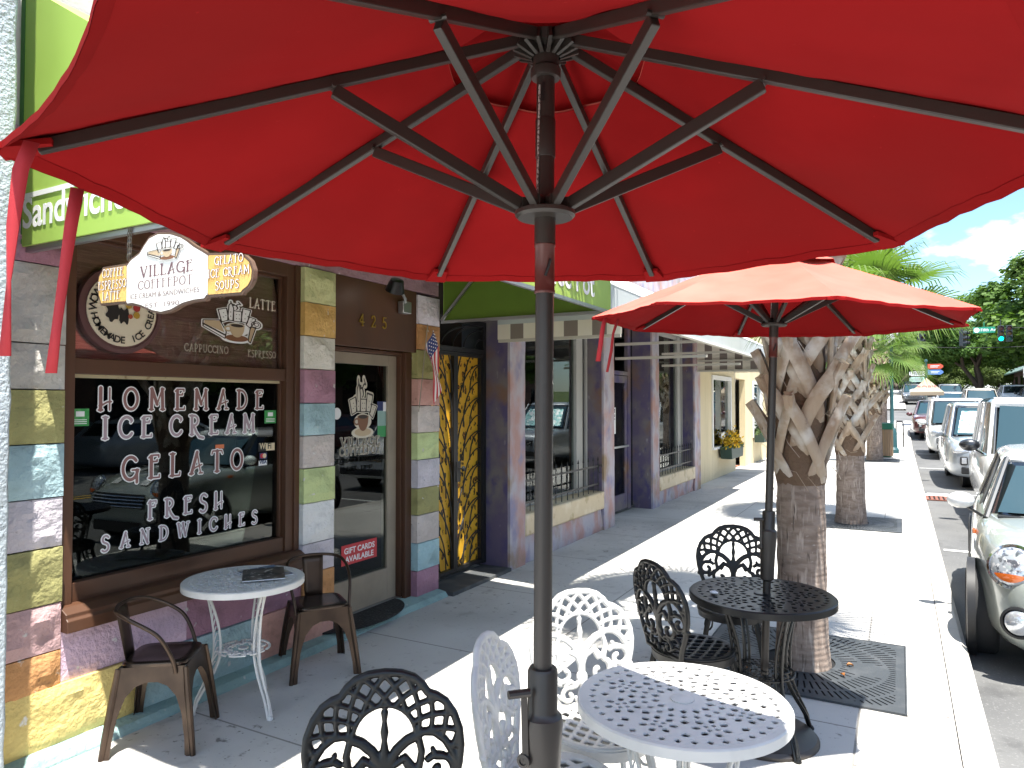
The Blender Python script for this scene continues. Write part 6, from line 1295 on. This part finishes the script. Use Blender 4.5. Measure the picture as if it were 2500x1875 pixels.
for sx, z, c, pt in ((-1, 3.02, (.70, .60, .42), 0), (-1, 2.68, (.75, .75, .75), 0), (-1, 2.36, (.42, .62, .52), 0), (-1, 1.72, (.72, .70, .66), 0), (1, 3.05, (.62, .10, .05), 1), (1, 2.74, (.12, .25, .55), 1)):
    mb = MB(); h = .135; pr = [(.07, -h), (.68, -h), (.80, -.04 if pt else -h*.6), (.80, .04 if pt else h*.6), (.68, h), (.07, h)]; mb.prism(pr, lambda u, v, w_: (sx*u, w_, z+v), -.015, .015); bl = finish('blade', mb, mat('blade_face', c, .5), t, smooth=0)
    mb = MB(); mb.box(min(sx*.2, sx*.62), max(sx*.2, sx*.62), -.018, -.0155, z+.015, z+.05); mb.box(min(sx*.2, sx*.55), max(sx*.2, sx*.55), -.018, -.0155, z-.055, z-.02); finish('blade_print', mb, m_wht if sum(c) < 1.3 and c[0] > .5 or c[2] > .53 and c[0] < .2 else mat('blade_grey', (.35, .35, .34), .6), bl, smooth=0)
t = thing('tan_parasol', 'pointed tan parasol with red lettering at the corner ahead of the parked cars', 'parasol', (1.22, 42.6, ez(42.6))); mb = MB()
mb.tube([(0, 0, 0), (0, 0, 2.35)], .03, 8); finish('pole', mb, m_alu, t)
mb = MB(); mb.grid([[(r*math.cos(a), r*math.sin(a), z) for a in [2*math.pi*(k+.5)/4 for k in range(4)]] for r, z in ((.01, 2.45), (.6, 2.02), (1.05, 1.72), (1.05, 1.55))], True); cp = finish('canopy', mb, mat('tan_parasol_cloth', (.34, .27, .19), .8), t, smooth=0)
text_mesh('lettering', "BOB'S", .34, mat('red_print', (.25, .06, .05), .6), cp, (0, -.56, 1.86), (1, 0, 0), (0, .55, .83), (0, -.83, .55), .002, 'CENTER', 1, .006)
# span-wire traffic signals
m_sig = mat('black_signal_housing', (.03, .035, .04), .4); SX = 57.
t = thing('span_wire', 'dark cables strung across the street carrying the traffic signals', 'cable', (6, SX, ez(SX))); mb = MB(); b0 = ez(SX)
for za, zb_ in ((7.5, 6.6), (6.55, 5.35)): mb.tube([(-11+22*k/20, 0, zb_+(za-zb_)*((k-10)/10)**2-b0) for k in range(21)], .022, 5)
finish('cable', mb, m_black, t)
mb = MB(); mb.lathe([(.16, 0), (.12, 8)], 10, (-10.6, 0, 0)); mb.lathe([(.16, 0), (.12, 8)], 10, (10.9, 0, 0)); finish('pole', mb, mat('wooden_pole', (.12, .09, .07), .9), t)
def signal(x, z, lab, lit=None, rz=0, two=False):
    t = thing('traffic_signal', lab, 'traffic light', (x, SX, z), rz, 'traffic signals hanging over the crossing'); mb = MB()
    for d in ((0, 0), (.46, 12)) if two else ((0, 0),): mb.box(d[0]-.17, d[0]+.17, -.12, .12, -.54, .54)
    mb.tube([(0, 0, .54), (0, 0, .95)], .03, 6); finish('housing', mb, m_sig, t, smooth=0, bevel=.02)
    for d in ((0, .46) if two else (0,)):
        for k, nm in ((1, 'red'), (0, 'amber'), (-1, 'green')):
            col = {'red': (.12, .015, .01), 'amber': (.14, .07, .01), 'green': (.01, .09, .06)}[nm]; on = lit == nm and d == 0
            mb = MB(); mb.lathe([(.13, 0), (.12, .02), (.001, .03)], 16, (d, -.12, k*.34), (0, -1, 0)); finish('lens', mb, mat('signal_lens_'+nm, col, .3, emit=(.0, 1., .55, 3.) if on else None), t, smooth=1)
            mb = MB(); mb.grid([[(d+.145*math.cos(a), -.12-y, k*.34+.145*math.sin(a)) for a in [R(-20+220*q/10) for q in range(11)]] for y in (0, .22)]); finish('visor', mb, m_sig, t)
    return t
signal(5.95, 6.25, 'traffic signal showing a lit green light over the road', 'green', 0, True); signal(3.75, 6.05, 'dark unlit traffic signal pair left of the green one', None, R(70), True); signal(1.30, 5.95, 'dark single traffic signal farthest left, near the palm fronds', None, R(60)); signal(7.9, 6.35, 'dark traffic signal at the right edge of the picture', None, R(-60), True)
t = thing('street_name_sign', 'green street name sign hanging from the cable left of the green light', 'street sign', (5.02, SX, 6.55)); mb = MB(); mb.box(-.62, .62, -.02, .02, -.2, .2); mb.tube([(0, 0, .2), (0, 0, .55)], .025, 6); finish('panel', mb, mat('sign_green', (.01, .28, .16), .4), t, smooth=0)
mb = MB(); mb.lathe([(.17, 0), (.17, .004)], 20, (-.42, -.021, 0), (0, -1, 0)); finish('emblem', mb, m_wht, t, smooth=0); text_mesh('lettering', 'xxxx Av'.replace('xxxx', 'Fifth'), .27, m_wht, t, (-.2, -.024, -.09), (1, 0, 0), (0, 0, 1), (0, -1, 0), .001, 'LEFT', 1, .006)
# small signs on the far right
for x, y, lab in ((11.4, 88, 'small white traffic sign at the far right under the trees'),):
    t = thing('road_sign', lab, 'sign', (x, y, ez(y))); mb = MB(); mb.tube([(0, 0, 0), (0, 0, 2.6)], .04, 6); finish('post', mb, m_alu, t); mb = MB(); mb.box(-.4, .4, -.06, -.045, 1.9, 2.9); finish('plate', mb, m_wht, t, smooth=0)

# ------------------------------------------------------------------ trees and buildings beyond
m_oak = leafmat('oak_leaves', (.07, .14, .027), (.115, .185, .04), (.10, .20, .02)); m_oak2 = leafmat('pale_leaves', (.09, .14, .03), (.13, .17, .05), (.16, .26, .03)); m_trunk = mat('grey_tree_bark', (.09, .07, .055), .9, bump=(12, .6, .03))
def tree_mesh(seed, leafm, ncl=110, per=400):
    q = random.Random(seed); t = MB(); g = MB(); tips = []
    def limb(p, d, r, ln, lv):
        e = p+d*ln; m_ = (p+e)/2+Vector((q.uniform(-.06, .06), q.uniform(-.06, .06), q.uniform(-.02, .05)))*ln; t.tube([p, m_, e], [r, r*.8, r*.6], 7, False)
        if lv == 0: tips.append(e); return
        for k in range(3 if lv > 1 else 3):
            dd = (d+Vector((q.uniform(-1, 1), q.uniform(-1, 1), q.uniform(-.35, .6)))*.85).normalized(); limb(e, dd, r*.55, ln*q.uniform(.6, .85), lv-1)
    limb(Vector((0, 0, -.3)), Vector((.05, 0, 1)), .045, .34, 3)
    cl = [(p, q.uniform(.075, .14)) for p in tips]
    while len(cl) < ncl:
        a = q.uniform(0, 6.28); z = q.uniform(-.8, 1); s_ = math.sqrt(1-z*z)*q.uniform(.6, 1.); cl.append((Vector((.46*s_*math.cos(a), .46*s_*math.sin(a), .60+.36*z)), q.uniform(.06, .13)))
    for c, r in cl:
        for k in range(per):
            d = Vector((q.gauss(0, 1), q.gauss(0, 1), q.gauss(0, .75))); d = d.normalized()*r*q.uniform(.45, 1.08); n = (d.normalized()+Vector((q.uniform(-.8, .8), q.uniform(-.8, .8), q.uniform(-.3, 1)))).normalized(); u = n.orthogonal().normalized(); v = n.cross(u); s_ = q.uniform(.009, .0165); p = c+d
            g.add([p+u*s_, p+v*s_*.7, p-u*s_, p-v*s_*.7], [(0, 1, 2, 3)])
    return t, g
def make_tree(seed, leafm, label, group, loc, sx, sz, rz=0):
    t, g = tree_mesh(seed, leafm); r = thing('oak_tree', label, 'tree', loc, rz, group); r.scale = (sx, sx, sz); finish('trunk', t, m_trunk, r, smooth=1); finish('crown', g, leafm, r, smooth=0); return r
GT = 'street trees beyond the crossing'
A1 = make_tree(1, m_oak, 'big dark green street tree at the right edge beyond the traffic signals', GT, (13.0, 66, .8), 19, 12.4)
A2 = make_tree(2, m_oak2, 'pale green tree low behind the signpost and palms', GT, (-.5, 118, 3.5), 12, 9.5)
def tr2(src, loc, sx, sz, rz, lab): c = dup(src, loc, rz, lab); c.scale = (sx, sx, sz); return c
tr2(A1, (7.6, 92, 2.6), 13, 10.5, 1.2, 'dark green tree over the road left of the green traffic light'); tr2(A1, (2.6, 100, 2.8), 10, 8.6, 2.2, 'dark tree behind the unlit signals at the middle of the road end')
tr2(A1, (20, 84, 2.0), 18, 11.5, 3.1, 'dark tree filling the right edge behind the first one'); tr2(A2, (6.2, 126, 3.8), 12, 8, 4., 'pale green tree under the dark canopy at the road end')
tr2(A2, (-5, 96, 2.6), 11, 9, .7, 'pale tree seen between the palm trunks'); tr2(A1, (-3, 150, 4), 22, 12, .3, 'wide dark tree closing the end of the street on the left'); tr2(A1, (9, 165, 4), 26, 13, 5.2, 'wide dark tree closing the end of the street'); tr2(A1, (26, 130, 4), 26, 15, 1.9, 'dark tree far to the right of the road end')
for i, (x, y, s, h) in enumerate(((1.5, 128, 9, 6), (5, 134, 10, 7), (-4, 126, 9, 7), (9, 120, 9, 7), (12.5, 112, 8, 6.5))):
    c = tr2(A2, (x, y, 3.9-h*.28), s, h, 1.1*i, ['low round bush at the end of the road behind the traffic', 'low bush right of the road end behind the cars', 'low bush left of the road end behind the palms', 'low bush under the dark trees on the right', 'rightmost low bush under the dark trees'][i])
GO = 'trees across the street mirrored in the windows'
tr2(A1, (15, 20, 0), 10, 8.5, .5, 'tree across the street mirrored in the cafe window')['group'] = GO; tr2(A1, (15, 34, .1), 11, 9, 2.5, 'second tree across the street mirrored in the shop windows')['group'] = GO; tr2(A1, (15, 7, 0), 10, 9, 3.9, 'tree across the street opposite the cafe door')['group'] = GO
m_dkbrick = mat('dark_brick', (.075, .045, .035), .9, mix=[((.12, .07, .05), 15, .5, .6)], bump=(20, .3, .01)); m_dkwin = mat('dark_opposite_window', (.01, .012, .013), .1)
for y0, y1, x, h, lab in ((-12, 26, 17, 7, 'dark brick shop row across the street opposite the cafe'), (26.3, 52, 17.5, 6, 'lower brick row across the street nearer the crossing')):
    t = thing('brick_building', lab, 'building', (x+4, (y0+y1)/2, 0)); S = Sh(t); mb = MB(); mb.box(x, x+9, y0, y1, -.1, h); S.put('wall', mb, m_dkbrick, smooth=0); y = y0+1.5
    while y < y1-3: mb = MB(); mb.box(x-.03, x-.002, y, y+2.6, .5, 2.8); S.put('window', mb, m_dkwin, smooth=0); y += 4.2
t = thing('dark_porch_building', 'low dark building under the trees at the far right of the street', 'building', (17, 96, 2.5)); S = Sh(t); mb = MB(); mb.box(12.6, 26, 86, 110, 2, 6); S.put('wall', mb, m_dkbrick, smooth=0)
mb = MB(); mb.prism([(11.6, 5.2), (12.59, 5.9), (12.59, 5.75), (11.6, 5.05)], lambda u, v, w_: (u, w_, v), 86, 110); S.put('porch_roof', mb, m_groof, smooth=0)
for k in range(5): mb = MB(); mb.box(12.57, 12.599, 87.5+k*4.4, 89.6+k*4.4, 3.2, 4.8); S.put('window', mb, m_dkwin, smooth=0)
